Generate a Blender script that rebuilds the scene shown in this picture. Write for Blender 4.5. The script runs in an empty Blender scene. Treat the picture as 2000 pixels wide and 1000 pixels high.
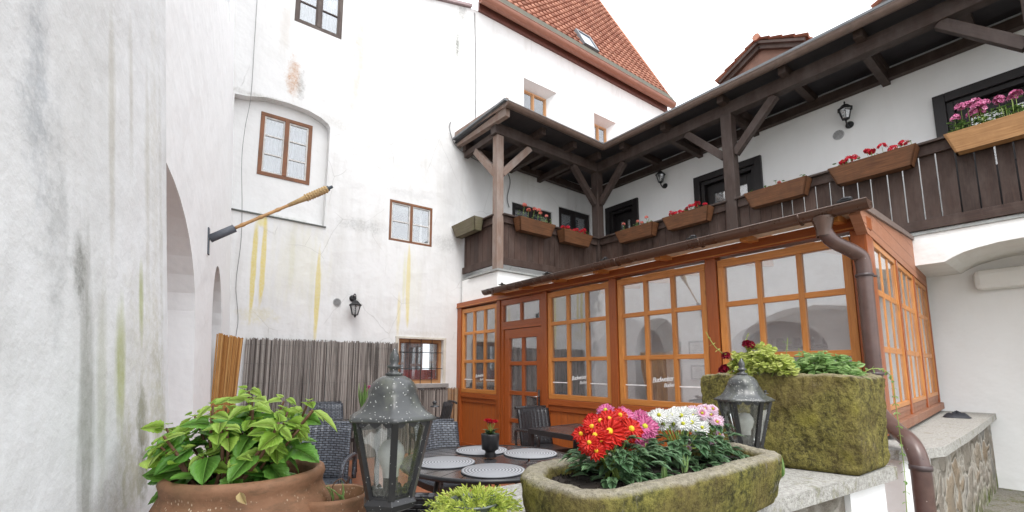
import bpy, bmesh, math, random
from mathutils import Vector as V, Matrix
from mathutils.geometry import tessellate_polygon
R = math.radians
rnd = random.Random(7)
C = bpy.context.scene.collection
SC = bpy.context.scene

# ------------------------------------------------------------------ camera, light, exposure
cam_d = bpy.data.cameras.new('camera'); cam = bpy.data.objects.new('camera', cam_d); C.objects.link(cam)
YAW, PITCH, FPX = R(38), R(7.4), 885.0
cam.rotation_euler = (math.pi/2 + PITCH, 0, -YAW)
cam_d.sensor_width = 36; cam_d.lens = 36*FPX/2000
cam_d.shift_y = 105/2000.0
cam_d.clip_start = .02; cam_d.clip_end = 400
SC.camera = cam

W = bpy.data.worlds.new('World'); SC.world = W; W.use_nodes = True
wn = W.node_tree; wn.nodes.clear()
sky = wn.nodes.new('ShaderNodeTexSky'); sky.sky_type = 'NISHITA'; sky.sun_disc = False
SUN_EL, SUN_AZ = R(58), R(215)      # azimuth clockwise from +Y
sky.sun_elevation = SUN_EL; sky.sun_rotation = SUN_AZ; sky.dust_density = 4
hsv = wn.nodes.new('ShaderNodeHueSaturation'); hsv.inputs['Saturation'].default_value = .1; hsv.inputs['Value'].default_value = .8
mx = wn.nodes.new('ShaderNodeMix'); mx.data_type = 'RGBA'; mx.inputs[0].default_value = .6
mx.inputs[7].default_value = (9.4, 9.7, 10.2, 1)
bg = wn.nodes.new('ShaderNodeBackground'); bg.inputs[1].default_value = .15
wo = wn.nodes.new('ShaderNodeOutputWorld')
wn.links.new(sky.outputs[0], hsv.inputs['Color']); wn.links.new(hsv.outputs[0], mx.inputs[6])
wn.links.new(mx.outputs[2], bg.inputs[0]); wn.links.new(bg.outputs[0], wo.inputs[0])
sd = bpy.data.lights.new('sun', 'SUN'); sun = bpy.data.objects.new('sun', sd); C.objects.link(sun)
sd.energy = .8; sd.angle = R(25); sd.color = (1, .97, .93)
sdir = V((math.sin(SUN_AZ)*math.cos(SUN_EL), math.cos(SUN_AZ)*math.cos(SUN_EL), math.sin(SUN_EL)))
sun.rotation_euler = (-sdir).to_track_quat('-Z', 'Y').to_euler()
SC.view_settings.view_transform = 'Standard'; SC.view_settings.look = 'None'
SC.view_settings.exposure = 1.2; SC.view_settings.gamma = 1

# ------------------------------------------------------------------ node helpers
class NT:
    def __init__(s, name):
        s.m = bpy.data.materials.new(name); s.m.use_nodes = True
        s.t = s.m.node_tree; s.t.nodes.clear()
        s.out = s.n('ShaderNodeOutputMaterial')
    def n(s, typ, ins=None, **kw):
        x = s.t.nodes.new(typ)
        for k, v in kw.items(): setattr(x, k, v)
        for k, v in (ins or {}).items(): s.put(x.inputs[k], v)
        return x
    def put(s, sock, v):
        if isinstance(v, bpy.types.NodeSocket): s.t.links.new(v, sock)
        elif isinstance(v, (tuple, list)) and len(v) == 3 and sock.type == 'RGBA': sock.default_value = (*v, 1)
        else: sock.default_value = v
    def co(s, k='Object'): return s.n('ShaderNodeTexCoord').outputs[k]
    def pos(s): return s.n('ShaderNodeNewGeometry').outputs['Position']
    def island(s): return s.n('ShaderNodeNewGeometry').outputs['Random Per Island']
    def map(s, v, sc=(1,1,1), loc=(0,0,0), rot=(0,0,0)):
        return s.n('ShaderNodeMapping', {'Vector': v, 'Scale': sc, 'Location': loc, 'Rotation': rot}).outputs[0]
    def noise(s, v, sc=5, det=4, ro=.55, dist=0):
        return s.n('ShaderNodeTexNoise', {'Vector': v, 'Scale': sc, 'Detail': det, 'Roughness': ro, 'Distortion': dist}).outputs['Fac']
    def vor(s, v, sc=5, feat='F1', out='Distance'):
        return s.n('ShaderNodeTexVoronoi', {'Vector': v, 'Scale': sc}, feature=feat).outputs[out]
    def ramp(s, f, st):
        r = s.n('ShaderNodeValToRGB', {'Fac': f}); e = r.color_ramp.elements
        while len(e) < len(st): e.new(.5)
        for i, (p, c) in enumerate(st):
            e[i].position = p; e[i].color = (*c, 1) if isinstance(c, (tuple, list)) else (c, c, c, 1)
        return r.outputs[0]
    def mix(s, f, a, b, mode='MIX'):
        x = s.n('ShaderNodeMix', data_type='RGBA', blend_type=mode)
        s.put(x.inputs[0], f); s.put(x.inputs[6], a); s.put(x.inputs[7], b); return x.outputs[2]
    def m_(s, op, a, b=0.0, c=0.0, clamp=False):
        x = s.n('ShaderNodeMath', operation=op, use_clamp=clamp)
        s.put(x.inputs[0], a); s.put(x.inputs[1], b); s.put(x.inputs[2], c); return x.outputs[0]
    def sep(s, v): return s.n('ShaderNodeSeparateXYZ', {'Vector': v}).outputs
    def bump(s, h, st=.3, d=.01, nrm=None):
        i = {'Height': h, 'Strength': st, 'Distance': d}
        if nrm: i['Normal'] = nrm
        return s.n('ShaderNodeBump', i).outputs[0]
    def pbr(s, col, rough=.6, nrm=None, metal=0, spec=.5, **kw):
        i = {'Base Color': col, 'Roughness': rough, 'Metallic': metal, 'Specular IOR Level': spec}
        if nrm: i['Normal'] = nrm
        i.update(kw)
        p = s.n('ShaderNodeBsdfPrincipled', i)
        s.t.links.new(p.outputs[0], s.out.inputs[0]); return s.m
    def blob(s, sx, sz, cx, cz, rx, rz, nz, k=1.2, gain=1.5):
        a = s.m_('POWER', s.m_('ABSOLUTE', s.m_('DIVIDE', s.m_('SUBTRACT', sx, cx), rx)), 2.0)
        b = s.m_('POWER', s.m_('ABSOLUTE', s.m_('DIVIDE', s.m_('SUBTRACT', sz, cz), rz)), 2.0)
        d = s.m_('SUBTRACT', 1.0, s.m_('SQRT', s.m_('ADD', a, b)))
        d = s.m_('ADD', d, s.m_('MULTIPLY', s.m_('SUBTRACT', nz, .5), k))
        return s.m_('MULTIPLY', d, gain, clamp=True)

def plaster(name, base=(.80,.80,.79), blobs=(), dirt=.25, bump=.25, axis='x', low=None, dirtc=(.45,.43,.38), crack=0):
    t = NT(name); p = t.pos(); x, y, z = t.sep(p)
    h = x if axis == 'x' else y
    st = t.map(p, (2.2, 2.2, .35)); n1 = t.noise(st, 2.2, 6, .62)
    n2 = t.noise(p, 1.1, 4, .6); n3 = t.noise(p, 14, 5, .7)
    f = t.m_('MULTIPLY', t.ramp(n1, [(.48, 0), (.78, 1)]), dirt)
    c = t.mix(f, base, dirtc)
    c = t.mix(t.m_('MULTIPLY', t.ramp(n2, [(.5, 0), (.75, 1)]), dirt*.7), c, (.6,.59,.56))
    c = t.mix(t.m_('MULTIPLY', t.ramp(n3, [(.62, 0), (.8, 1)]), dirt*.6), c, (.5,.49,.46))
    stn = t.noise(t.map(p, (9, 9, 1.2)), 1.6, 5, .6); fine = t.noise(p, 7, 5, .7); grit = t.noise(p, 28, 6, .75)
    for (bx, bz, rx, rz, col, am, kind) in blobs:
        nz = stn if kind in 'sy' else fine
        m = t.blob(h, z, bx, bz, rx, rz, nz, 1.7 if kind != 'y' else 1.2, 1.5 if kind != 'y' else 3.0)
        m = t.m_('MULTIPLY', m, t.ramp(grit, [(.38, .35 if kind == 'f' else .75), (.6, 1)]))
        c = t.mix(t.m_('MULTIPLY', m, am), c, col)
    q = t.mix(.10, p, t.n('ShaderNodeTexNoise', {'Vector': p, 'Scale': 2.5, 'Detail': 5}).outputs['Color'])
    ck = t.m_('MULTIPLY', t.ramp(t.vor(q, 1.15, 'DISTANCE_TO_EDGE'), [(.0, 1), (.0045, 0)]), t.ramp(t.noise(p, 1.3, 3, .5), [(.52, 0), (.6, 1)]))
    c = t.mix(t.m_('MULTIPLY', ck, crack), c, (.30,.29,.27))
    if low is not None:
        m = t.m_('MULTIPLY', t.m_('SUBTRACT', low[0], z), low[1], clamp=True)
        m = t.m_('MULTIPLY', m, t.ramp(fine, [(.35, .1), (.7, 1)]))
        c = t.mix(m, c, low[2])
    b = t.bump(t.noise(p, 55, 4, .6), bump, .004)
    b = t.bump(t.noise(p, 3.2, 3, .5), .5, .05, b)
    return t.pbr(c, .88, b, spec=.2)

def wood(name, c1, c2, knots=.3, rough=.5, weather=0, wc=(.3,.29,.27), spec=.4, var=.35, boards=0):
    t = NT(name); uv = t.co('UV')
    u = t.map(uv, (1.3, 22, 1)); g = t.noise(u, 3, 6, .62, .6)
    g2 = t.noise(t.map(uv, (6, 130, 1)), 2, 3, .5)
    c = t.mix(t.ramp(g, [(.3, 0), (.7, 1)]), c1, c2)
    c = t.mix(t.m_('MULTIPLY', g2, .35), c, tuple(v*.5 for v in c1))
    kn = t.vor(t.map(uv, (2.2, 9, 1)), 1.0); km = t.ramp(kn, [(.045, 1), (.12, 0)])
    c = t.mix(t.m_('MULTIPLY', km, knots), c, tuple(v*.25 for v in c1))
    r = t.m_('MULTIPLY', t.m_('SUBTRACT', t.island(), .5), var)
    hs = t.n('ShaderNodeHueSaturation', {'Color': c, 'Value': t.m_('ADD', 1.0, r)}); c = hs.outputs[0]
    if weather:
        w = t.noise(t.map(t.pos(), (3, 3, 1.2)), 2.2, 6, .65)
        c = t.mix(t.m_('MULTIPLY', t.ramp(w, [(.42, 0), (.68, 1)]), weather), c, wc)
    h = t.m_('ADD', g, g2)
    if boards:
        x = t.m_('FRACT', t.m_('DIVIDE', t.sep(uv)[1], boards)); e = t.ramp(x, [(0, 0), (.05, 1)])
        c = t.mix(e, tuple(v*.2 for v in c1), c); h = t.m_('ADD', h, t.m_('MULTIPLY', e, 4.0))
    rr = t.m_('ADD', rough-.08, t.m_('MULTIPLY', g, .18))
    return t.pbr(c, rr, t.bump(h, .35, .002), spec=spec)

def flat(name, col, rough=.5, metal=0, spec=.5, var=.0, bump=0, bs=40, speck=None):
    t = NT(name); c = col; p = t.co()
    nz = t.noise(p, bs*.3, 5, .65)
    c = t.mix(t.ramp(nz, [(.3, 0), (.75, 1)]), tuple(v*.72 for v in col), tuple(min(1, v*1.2) for v in col))
    if var:
        hs = t.n('ShaderNodeHueSaturation', {'Color': c, 'Value': t.m_('ADD', 1-var/2, t.m_('MULTIPLY', t.island(), var))}); c = hs.outputs[0]
    if speck:
        d = t.ramp(t.vor(p, speck[1]), [(speck[2]*.6, 1), (speck[2], 0)])
        c = t.mix(d, c, speck[0])
        d2 = t.ramp(t.noise(p, speck[3], 5, .7), [(.5, 0), (.72, 1)]); c = t.mix(t.m_('MULTIPLY', d2, .6), c, speck[4])
    return t.pbr(c, t.m_('ADD', rough-.08, t.m_('MULTIPLY', nz, .16)), t.bump(t.noise(p, bs, 4, .6), bump, .003) if bump else None, metal=metal, spec=spec)

def leafm(name, c1, c2, rough=.42, trans=.35, vein=0, edge=None):
    t = NT(name)
    c = t.mix(t.island(), c1, c2)
    n = t.noise(t.co(), 30, 3, .5); c = t.mix(t.m_('MULTIPLY', n, .4), c, tuple(v*.55 for v in c1))
    if vein:
        uv = t.co('UV'); u, v_, _ = t.sep(uv)
        a = t.m_('ABSOLUTE', v_)
        w = t.m_('FRACT', t.m_('SUBTRACT', t.m_('MULTIPLY', u, 7.0), t.m_('MULTIPLY', a, 2.6)))
        ln = t.m_('MAXIMUM', t.ramp(w, [(.0, 1), (.16, 0)]), t.ramp(a, [(.03, 1), (.09, 0)]))
        c = t.mix(t.m_('MULTIPLY', ln, .3), c, tuple(min(1, v*1.8+.04) for v in c2))
        nb = t.bump(t.m_('SUBTRACT', 1.0, ln), .5, .003)
    else: nb = t.bump(n, .2, .002)
    if edge:
        uv = t.co('UV'); u, v_, _ = t.sep(uv)
        c = t.mix(t.ramp(u, [(edge[1], 0), (edge[2], 1)]), c, edge[0])
    p = t.n('ShaderNodeBsdfPrincipled', {'Base Color': c, 'Roughness': rough, 'Normal': nb, 'Specular IOR Level': .4})
    tr = t.n('ShaderNodeBsdfTranslucent', {'Color': c})
    mx_ = t.n('ShaderNodeMixShader', {0: trans, 1: p.outputs[0], 2: tr.outputs[0]})
    t.t.links.new(mx_.outputs[0], t.out.inputs[0]); return t.m

def glass(name, tint=(.93,.95,.96), refl=.18, dirt=.05, dirtc=(.7,.72,.72)):
    t = NT(name)
    tr = t.n('ShaderNodeBsdfTransparent', {'Color': tint})
    wob = t.bump(t.noise(t.pos(), 2.5, 2, .5), .05, .02)
    gl = t.n('ShaderNodeBsdfGlossy', {'Color': (1,1,1), 'Roughness': .02, 'Normal': wob})
    fr = t.n('ShaderNodeFresnel', {'IOR': 1.5}).outputs[0]
    f = t.m_('ADD', refl, t.m_('MULTIPLY', fr, .9), clamp=True)
    m1 = t.n('ShaderNodeMixShader', {0: f, 1: tr.outputs[0], 2: gl.outputs[0]})
    df = t.n('ShaderNodeBsdfDiffuse', {'Color': dirtc})
    d = t.m_('MULTIPLY', t.ramp(t.noise(t.pos(), 5, 6, .7), [(.3, .3), (.75, 1)]), dirt)
    m2 = t.n('ShaderNodeMixShader', {0: d, 1: m1.outputs[0], 2: df.outputs[0]})
    t.t.links.new(m2.outputs[0], t.out.inputs[0]); return t.m

# ------------------------------------------------------------------ mesh helpers
class MB:
    def __init__(s): s.v = []; s.f = []; s.uv = []; s.mi = []; s.sm = []
    def face(s, idx, uv=None, mi=0, sm=False):
        s.f.append(idx); s.uv.append(uv or [(0, 0)]*len(idx)); s.mi.append(mi); s.sm.append(sm)
    def add(s, pts):
        b = len(s.v); s.v += [V(p) for p in pts]; return b
    def box(s, o, U, Vv, N, d, mi=0):
        """box in frame: d=(u0,u1,v0,v1,n0,n1)"""
        u0,u1,v0,v1,n0,n1 = d
        P = [o+U*a+Vv*b+N*c for c in (n0,n1) for b in (v0,v1) for a in (u0,u1)]
        b = s.add(P); L = (abs(u1-u0), abs(v1-v0), abs(n1-n0)); ax = L.index(max(L)); r1, r2 = rnd.random()*9, rnd.random()*9
        loc = [(a,bb,c) for c in (n0,n1) for bb in (v0,v1) for a in (u0,u1)]
        for q in ((0,1,3,2),(4,6,7,5),(0,4,5,1),(2,3,7,6),(0,2,6,4),(1,5,7,3)):
            uv = []
            for i in q:
                l = loc[i]; oth = [l[k] for k in range(3) if k != ax]
                uv.append((l[ax]+r1, oth[0]+oth[1]+r2))
            s.face([b+i for i in q], uv, mi)
        return s
    def abox(s, x0,x1,y0,y1,z0,z1, mi=0):
        return s.box(V((0,0,0)), V((1,0,0)), V((0,1,0)), V((0,0,1)), (x0,x1,y0,y1,z0,z1), mi)
    def beam(s, a, b, w, h, up=V((0,0,1)), mi=0):
        a, b = V(a), V(b); d = (b-a); L = d.length; d.normalize()
        sd_ = d.cross(up)
        if sd_.length < 1e-4: sd_ = d.cross(V((1,0,0)))
        sd_.normalize(); u2 = sd_.cross(d).normalized()
        return s.box(a, d, sd_, u2, (0, L, -w/2, w/2, -h/2, h/2), mi)
    def tube(s, pts, r, seg=10, cap=True, mi=0, sm=True, squash=None):
        pts = [V(p) for p in pts]; n = len(pts)
        rr = r if isinstance(r, (list, tuple)) else [r]*n
        t0 = (pts[1]-pts[0]).normalized()
        a = t0.orthogonal().normalized()
        rings = []; acc = 0; r0 = rnd.random()*5
        for i, p in enumerate(pts):
            t_ = (pts[min(i+1, n-1)]-pts[max(i-1, 0)])
            if t_.length < 1e-9: t_ = t0
            t_ = t_.normalized()
            a = (a - t_*a.dot(t_))
            a = a.normalized() if a.length > 1e-6 else t_.orthogonal().normalized()
            b = t_.cross(a)
            if i: acc += (p-pts[i-1]).length
            rings.append((s.add([p+(a*math.cos(2*math.pi*k/seg)+b*math.sin(2*math.pi*k/seg))*rr[i] for k in range(seg)]), acc))
        for i in range(n-1):
            b0, l0 = rings[i]; b1, l1 = rings[i+1]
            for k in range(seg):
                k2 = (k+1) % seg
                s.face([b0+k, b0+k2, b1+k2, b1+k], [(l0+r0, k*.02), (l0+r0, k*.02+.02), (l1+r0, k*.02+.02), (l1+r0, k*.02)], mi, sm)
        if cap:
            s.face([rings[0][0]+k for k in range(seg)][::-1], None, mi); s.face([rings[-1][0]+k for k in range(seg)], None, mi)
        return s
    def lathe(s, c, prof, seg=24, mi=0, sm=True, sx=1, sy=1, ph=0, wob=0, cap=False):
        c = V(c); rings = []
        for (r, z) in prof:
            rings.append(s.add([c+V((math.cos(ph+2*math.pi*k/seg)*r*sx*(1+wob*math.sin(3*k+z*30)), math.sin(ph+2*math.pi*k/seg)*r*sy, z)) for k in range(seg)]))
        for i in range(len(prof)-1):
            for k in range(seg):
                k2 = (k+1) % seg
                s.face([rings[i]+k, rings[i]+k2, rings[i+1]+k2, rings[i+1]+k], [(k/seg, prof[i][1]), (k/seg, prof[i][1]), (k/seg, prof[i+1][1]), (k/seg, prof[i+1][1])], mi, sm)
        if cap:
            s.face([rings[0]+k for k in range(seg)][::-1], None, mi); s.face([rings[-1]+k for k in range(seg)], None, mi)
        return s
    def prism(s, o, U, Vv, N, outer, holes, n0, n1, mi=0, wall_uv=True):
        """polygon (u,v) with holes, extruded n0..n1"""
        loops = [outer]+list(holes)
        tri = tessellate_polygon([[V((a, b, 0)) for a, b in lp] for lp in loops])
        flatp = [p for lp in loops for p in lp]
        for nn in (n0, n1):
            b = s.add([o+U*a+Vv*c+N*nn for a, c in flatp])
            for t_ in tri: s.face([b+i for i in t_], [(flatp[i][1], flatp[i][0]) for i in t_], mi)
        for lp in loops:
            k = len(lp)
            for i in range(k):
                (a0, c0), (a1, c1) = lp[i], lp[(i+1) % k]
                b = s.add([o+U*a0+Vv*c0+N*n0, o+U*a1+Vv*c1+N*n0, o+U*a1+Vv*c1+N*n1, o+U*a0+Vv*c0+N*n1])
                s.face([b, b+1, b+2, b+3], [(a0+c0, n0), (a1+c1, n0), (a1+c1, n1), (a0+c0, n1)], mi)
        return s
    def quad(s, a, b, c, d, mi=0, sm=False):
        k = s.add([a, b, c, d]); s.face([k, k+1, k+2, k+3], [(0,0),(1,0),(1,1),(0,1)], mi, sm); return s
    def leaf(s, base, d, up, L, Wd, n=5, droop=.25, fold=.2, serr=0, shape=.5, mi=0, rng=rnd):
        d = V(d).normalized(); up = V(up); side = d.cross(up)
        if side.length < 1e-4: side = d.orthogonal()
        side.normalize(); nrm = side.cross(d).normalized()
        mid = []; lf = []; rt = []
        for i in range(n+1):
            t_ = i/n; w = Wd*.5*(math.sin(math.pi*min(1, t_**(shape+.15)))**.8 if 0 < t_ < 1 else 0)
            if serr and i % 2: w *= 1+serr
            p = V(base)+d*(L*t_)-nrm*(droop*L*t_*t_)
            mid.append(p); q = nrm*(fold*w)
            lf.append(p+side*w+q); rt.append(p-side*w+q)
        bm_ = s.add(mid); bl = s.add(lf[1:-1]); br = s.add(rt[1:-1])
        # welded strips
        for sgn, bb in ((1, bl), (-1, br)):
            for i in range(n):
                t0, t1 = i/n, (i+1)/n
                if i == 0: s.face([bm_, bm_+1, bb], [(0,0),(t1,0),(t1,sgn)], mi, True)
                elif i == n-1: s.face([bm_+i, bm_+i+1, bb+i-1], [(t0,0),(1,0),(t0,sgn)], mi, True)
                else: s.face([bm_+i, bm_+i+1, bb+i, bb+i-1], [(t0,0),(t1,0),(t1,sgn),(t0,sgn)], mi, True)
        return s
    def build(s, name, mat, parent=None, bevel=0, sub=0, merge=False, recalc=True):
        me = bpy.data.meshes.new(name)
        off = wloc(parent) if parent else V((0,0,0))
        me.from_pydata([v-off for v in s.v], [], s.f)
        uvl = me.uv_layers.new(name='UVMap'); k = 0
        for pi, poly in enumerate(me.polygons):
            poly.material_index = s.mi[pi]; poly.use_smooth = s.sm[pi]
            for j in range(len(s.f[pi])): uvl.data[k].uv = s.uv[pi][j]; k += 1
        if merge or recalc:
            bm = bmesh.new(); bm.from_mesh(me)
            if merge: bmesh.ops.remove_doubles(bm, verts=bm.verts, dist=1e-5)
            if recalc: bmesh.ops.recalc_face_normals(bm, faces=bm.faces)
            bm.to_mesh(me); bm.free()
        for m in (mat if isinstance(mat, (list, tuple)) else [mat]): me.materials.append(m)
        o = bpy.data.objects.new(name, me); C.objects.link(o)
        if parent: o.parent = parent
        if bevel:
            b = o.modifiers.new('bevel', 'BEVEL'); b.width = bevel; b.segments = 2; b.limit_method = 'ANGLE'; b.angle_limit = R(40)
        if sub:
            b = o.modifiers.new('sub', 'SUBSURF'); b.levels = sub; b.render_levels = sub
        return o
def wloc(o):
    p = V((0,0,0))
    while o: p = p+o.location; o = o.parent
    return p
def tag(o, label, cat, group=None, kind=None):
    if label: o['label'] = label
    if cat: o['category'] = cat
    if group: o['group'] = group
    if kind: o['kind'] = kind
    return o
def thing(name, label, cat, loc=(0,0,0), group=None, rz=0):
    o = bpy.data.objects.new(name, None); C.objects.link(o); o.location = loc; o.rotation_euler = (0,0,rz); o.empty_display_size = .1
    return tag(o, label, cat, group)
def dup(root, loc, rz=0, label=None, scale=None):
    r = root.copy(); C.objects.link(r); r.location = loc; r.rotation_euler = (0,0,rz)
    if label: r['label'] = label
    if scale: r.scale = (scale,)*3
    for ch in list(root.children):
        c = ch.copy(); C.objects.link(c); c.parent = r
        for g in list(ch.children):
            d = g.copy(); C.objects.link(d); d.parent = c
    return r
def struct(name, mb, mat, **kw):
    o = mb.build(name, mat, **kw); o['kind'] = 'structure'; return o
X_, Y_, Z_ = V((1,0,0)), V((0,1,0)), V((0,0,1))
O_ = V((0,0,0))
def smooth_path(pts, n=6):
    pts = [V(p) for p in pts]; P = [pts[0]]+pts+[pts[-1]]; out = []
    for i in range(1, len(P)-2):
        for k in range(n):
            t_ = k/n; a, b, c, d = P[i-1], P[i], P[i+1], P[i+2]
            out.append(.5*((2*b)+(c-a)*t_+(2*a-5*b+4*c-d)*t_*t_+(3*b-a-3*c+d)*t_**3))
    out.append(pts[-1]); return out

# ------------------------------------------------------------------ materials
GZ = -1.4
m_back = plaster('back_wall_plaster', (.72,.72,.715), [
    (1.00, 1.48, .040, .85, (.66,.54,.14), .85, 'y'), (1.115, 1.52, .042, .80, (.68,.55,.15), .85, 'y'), (1.06, 2.15, .07, .10, (.70,.6,.2), .7, 'y'), (1.5, 1.6, .05, .6, (.62,.62,.5), .5, 's'),
    (1.88, 1.15, .045, .85, (.66,.54,.15), .85, 'y'), (1.80, 1.3, .05, .7, (.62,.62,.5), .5, 's'), (3.36, 1.35, .045, .85, (.70,.58,.2), .8, 'y'), (3.28, 1.5, .03, .6, (.66,.64,.4), .6, 's'),
    (3.2, .95, .04, .5, (.7,.58,.2), .6, 's'),
    (1.35, 4.55, .12, .38, (.42,.2,.07), .75, 'f'), (1.47, 4.45, .08, .28, (.2,.19,.17), .5, 'f'),
    (2.35, 5.5, .14, 1.0, (.72,.42,.33), .5, 's'), (2.3, 4.6, .1, .5, (.75,.5,.42), .35, 's'),
    (4.25, 6.4, .06, .32, (.12,.13,.1), .85, 'f'), (4.35, 7.2, .12, .3, (.3,.3,.28), .7, 'f'),
    (2.55, 2.35, .5, .14, (.35,.35,.34), .55, 'f'), (4.1, 2.3, .35, .2, (.35,.35,.34), .5, 'f'),
    (1.6, 1.6, .5, .9, (.68,.66,.5), .35, 's'), (3.4, 1.4, .3, .8, (.66,.65,.52), .3, 's'),
    (1.0, 4.05, .6, .06, (.4,.39,.36), .6, 'f'), (2.0, 4.0, .4, .12, (.5,.49,.46), .45, 'f'),
    (3.9, 4.6, .5, .5, (.62,.6,.56), .3, 'f'), (2.9, 3.6, .8, .3, (.62,.61,.58), .3, 'f'), (3.9, 1.0, .3, 1.2, (.62,.62,.6), .3, 's'),
    (3.6, .6, .55, .08, (.55,.52,.46), .5, 'f'), (1.1, .75, .3, .15, (.6,.55,.35), .5, 'f'), (2.2, 3.0, .5, .6, (.62,.61,.6), .3, 'f'), (4.2, 3.4, .25, 1.2, (.58,.58,.58), .5, 's'), (2.9, 5.2, .5, .5, (.66,.62,.58), .4, 'f'), (2.6, 3.9, .25, .25, (.6,.58,.54), .5, 'f'), (3.3, 3.1, .5, .12, (.5,.5,.5), .4, 'f'), (1.2, 5.3, .1, .5, (.6,.55,.5), .4, 's')], dirt=.36, crack=.5)
m_niche = plaster('niche_plaster', (.72,.72,.715), [(1.3, 2.25, .6, .08, (.3,.32,.25), .6, 'f')], dirt=.15)
m_gwall = plaster('gallery_wall_plaster', (.82,.82,.81), [], dirt=.06, bump=.15)
m_arc = plaster('vault_plaster', (.76,.755,.73), [(.9,-1.1,.5,.35,(.40,.40,.37),.6,'f'),(.2,-.9,.6,.4,(.5,.5,.48),.5,'f')], dirt=.22, axis='y', low=(-.8, 1.6, (.42,.42,.40)))
m_white = plaster('white_band_plaster', (.84,.84,.83), [], dirt=.08)
m_left = plaster('arcade_plaster', (.86,.86,.86), [], dirt=.06, bump=.2, axis='y')
m_left_in = plaster('arch_reveal_plaster', (.66,.62,.61), [], dirt=.1, axis='y')
m_butt = plaster('buttress_plaster', (.74,.745,.75), [
    (1.70, -.17, .05, .20, (.07,.09,.03), .95, 'f'), (1.73, -.25, .07, .18, (.13,.13,.07), .9, 'f'), (1.53, .02, .05, .20, (.40,.43,.17), .8, 's'),
    (1.71, .19, .025, .13, (.34,.38,.10), .85, 's'), (1.33, -.12, .05, .45, (.30,.30,.27), .8, 's'), (1.30, .20, .04, .10, (.22,.22,.20), .8, 'f'),
    (1.12, .50, .06, .25, (.38,.40,.42), .7, 'f'), (1.20, .30, .05, .30, (.42,.43,.43), .6, 'f'), (1.48, .60, .03, .35, (.50,.48,.42), .7, 's'),
    (1.78, .55, .035, .55, (.50,.48,.42), .7, 's'), (1.88, -.20, .09, .40, (.36,.36,.24), .8, 'f'), (1.60, -.28, .12, .18, (.38,.38,.26), .7, 'f'), (1.93, .5, .03, .8, (.52,.51,.47), .7, 'f'),
    (1.42, -.05, .04, .35, (.46,.46,.38), .6, 's'), (1.75, -.05, .22, .42, (.56,.55,.46), .55, 'f'), (1.86, .5, .06, .9, (.58,.56,.5), .5, 'f'), (1.63, .8, .03, .3, (.5,.48,.43), .6, 's')], dirt=.4, bump=.5, axis='y', dirtc=(.44,.44,.42))
m_pier = plaster('pier_plaster', (.82,.82,.82), [], dirt=.15, axis='y')
w_gal = wood('gallery_wood', (.034,.022,.018), (.072,.046,.036), .2, .6, .35, (.11,.09,.085), .3, .5)
w_galr = wood('gallery_board_wood', (.042,.024,.019), (.080,.047,.036), .3, .6, .4, (.12,.09,.078), .3, .7)
w_dark = wood('soffit_wood', (.032,.029,.031), (.052,.046,.049), .1, .6, .2, (.08,.07,.07), .3, .3, boards=.14)
w_post = wood('weathered_post_wood', (.20,.13,.10), (.30,.22,.18), .2, .7, .6, (.30,.27,.25), .2, .2)
w_door = wood('black_door_wood', (.012,.010,.011), (.022,.018,.018), 0, .4, 0, var=.2)
w_or = wood('orange_frame_wood', (.47,.165,.032), (.64,.275,.070), .8, .38, 0, spec=.5, var=.25)
w_red = wood('red_brown_wood', (.28,.066,.013), (.40,.105,.022), .5, .35, 0, spec=.5, var=.25)
w_base = wood('base_board_wood', (.33,.085,.016), (.46,.13,.028), .6, .4, 0, spec=.5, var=.2, boards=.11)
w_sill = wood('weathered_sill_wood', (.22,.09,.05), (.36,.17,.10), .4, .6, .5, (.30,.2,.15), .3, .4)
w_win = wood('old_window_wood', (.16,.06,.025), (.30,.12,.05), .3, .55, .5, (.07,.045,.03), .4, .3)
w_wind = wood('dark_window_wood', (.05,.035,.03), (.09,.06,.05), .3, .6, .4, (.2,.17,.14), .4, .3)
w_winl = wood('light_window_wood', (.38,.19,.08), (.5,.27,.12), .3, .5, .2, (.2,.13,.08), .4, .3)
w_white = flat('white_sash_paint', (.62,.60,.57), .6)
w_box = wood('planter_wood', (.085,.034,.015), (.20,.088,.040), .5, .6, .5, (.07,.035,.02), .3, .5)
w_boxl = wood('light_planter_wood', (.34,.17,.07), (.55,.31,.14), .6, .6, .3, (.2,.1,.05), .3, .3)
w_boxg = wood('mossy_planter_wood', (.13,.11,.075), (.24,.21,.15), .5, .8, .6, (.13,.135,.06), .2, .3)
g_pane = glass('pane_glass', refl=.27, dirt=.10, dirtc=(.75,.77,.8))
g_win = glass('old_window_glass', refl=.13, dirt=.12, dirtc=(.5,.53,.58))
g_lamp = glass('lantern_glass', (.90,.92,.90), .06, .10, (.5,.52,.45))
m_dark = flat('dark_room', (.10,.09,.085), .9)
m_curt = flat('curtain_cloth', (.26,.28,.31), .9)
m_zinc = flat('brown_gutter_metal', (.085,.046,.031), .28, 0, .5, bump=.1, bs=12)
m_pipe = flat('brown_downpipe_paint', (.105,.062,.052), .3, 0, .5, speck=((.45,.4,.38), 16, .05, 5, (.07,.042,.045)))
m_copper = wood('copper_gutter_metal', (.30,.13,.085), (.42,.20,.14), .1, .45, .3, (.2,.1,.07), .4, .1)
m_black = flat('black_lamp_metal', (.012,.012,.014), .4, 0, .5)
m_lant = flat('weathered_lantern_metal', (.055,.058,.058), .33, 0, .6, bump=.12, speck=((.66,.66,.63), 120, .17, 16, (.13,.14,.10)))
m_lantf = flat('lantern_bar_metal', (.018,.018,.020), .35, 0, .6, speck=((.6,.6,.58), 110, .13, 20, (.035,.035,.035)))
m_bulb = flat('opal_bulb', (.85,.86,.86), .25)
m_polyc = flat('cream_polycarbonate', (.72,.68,.56), .4)
m_steel = flat('brushed_steel', (.5,.5,.5), .25, 1)
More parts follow.
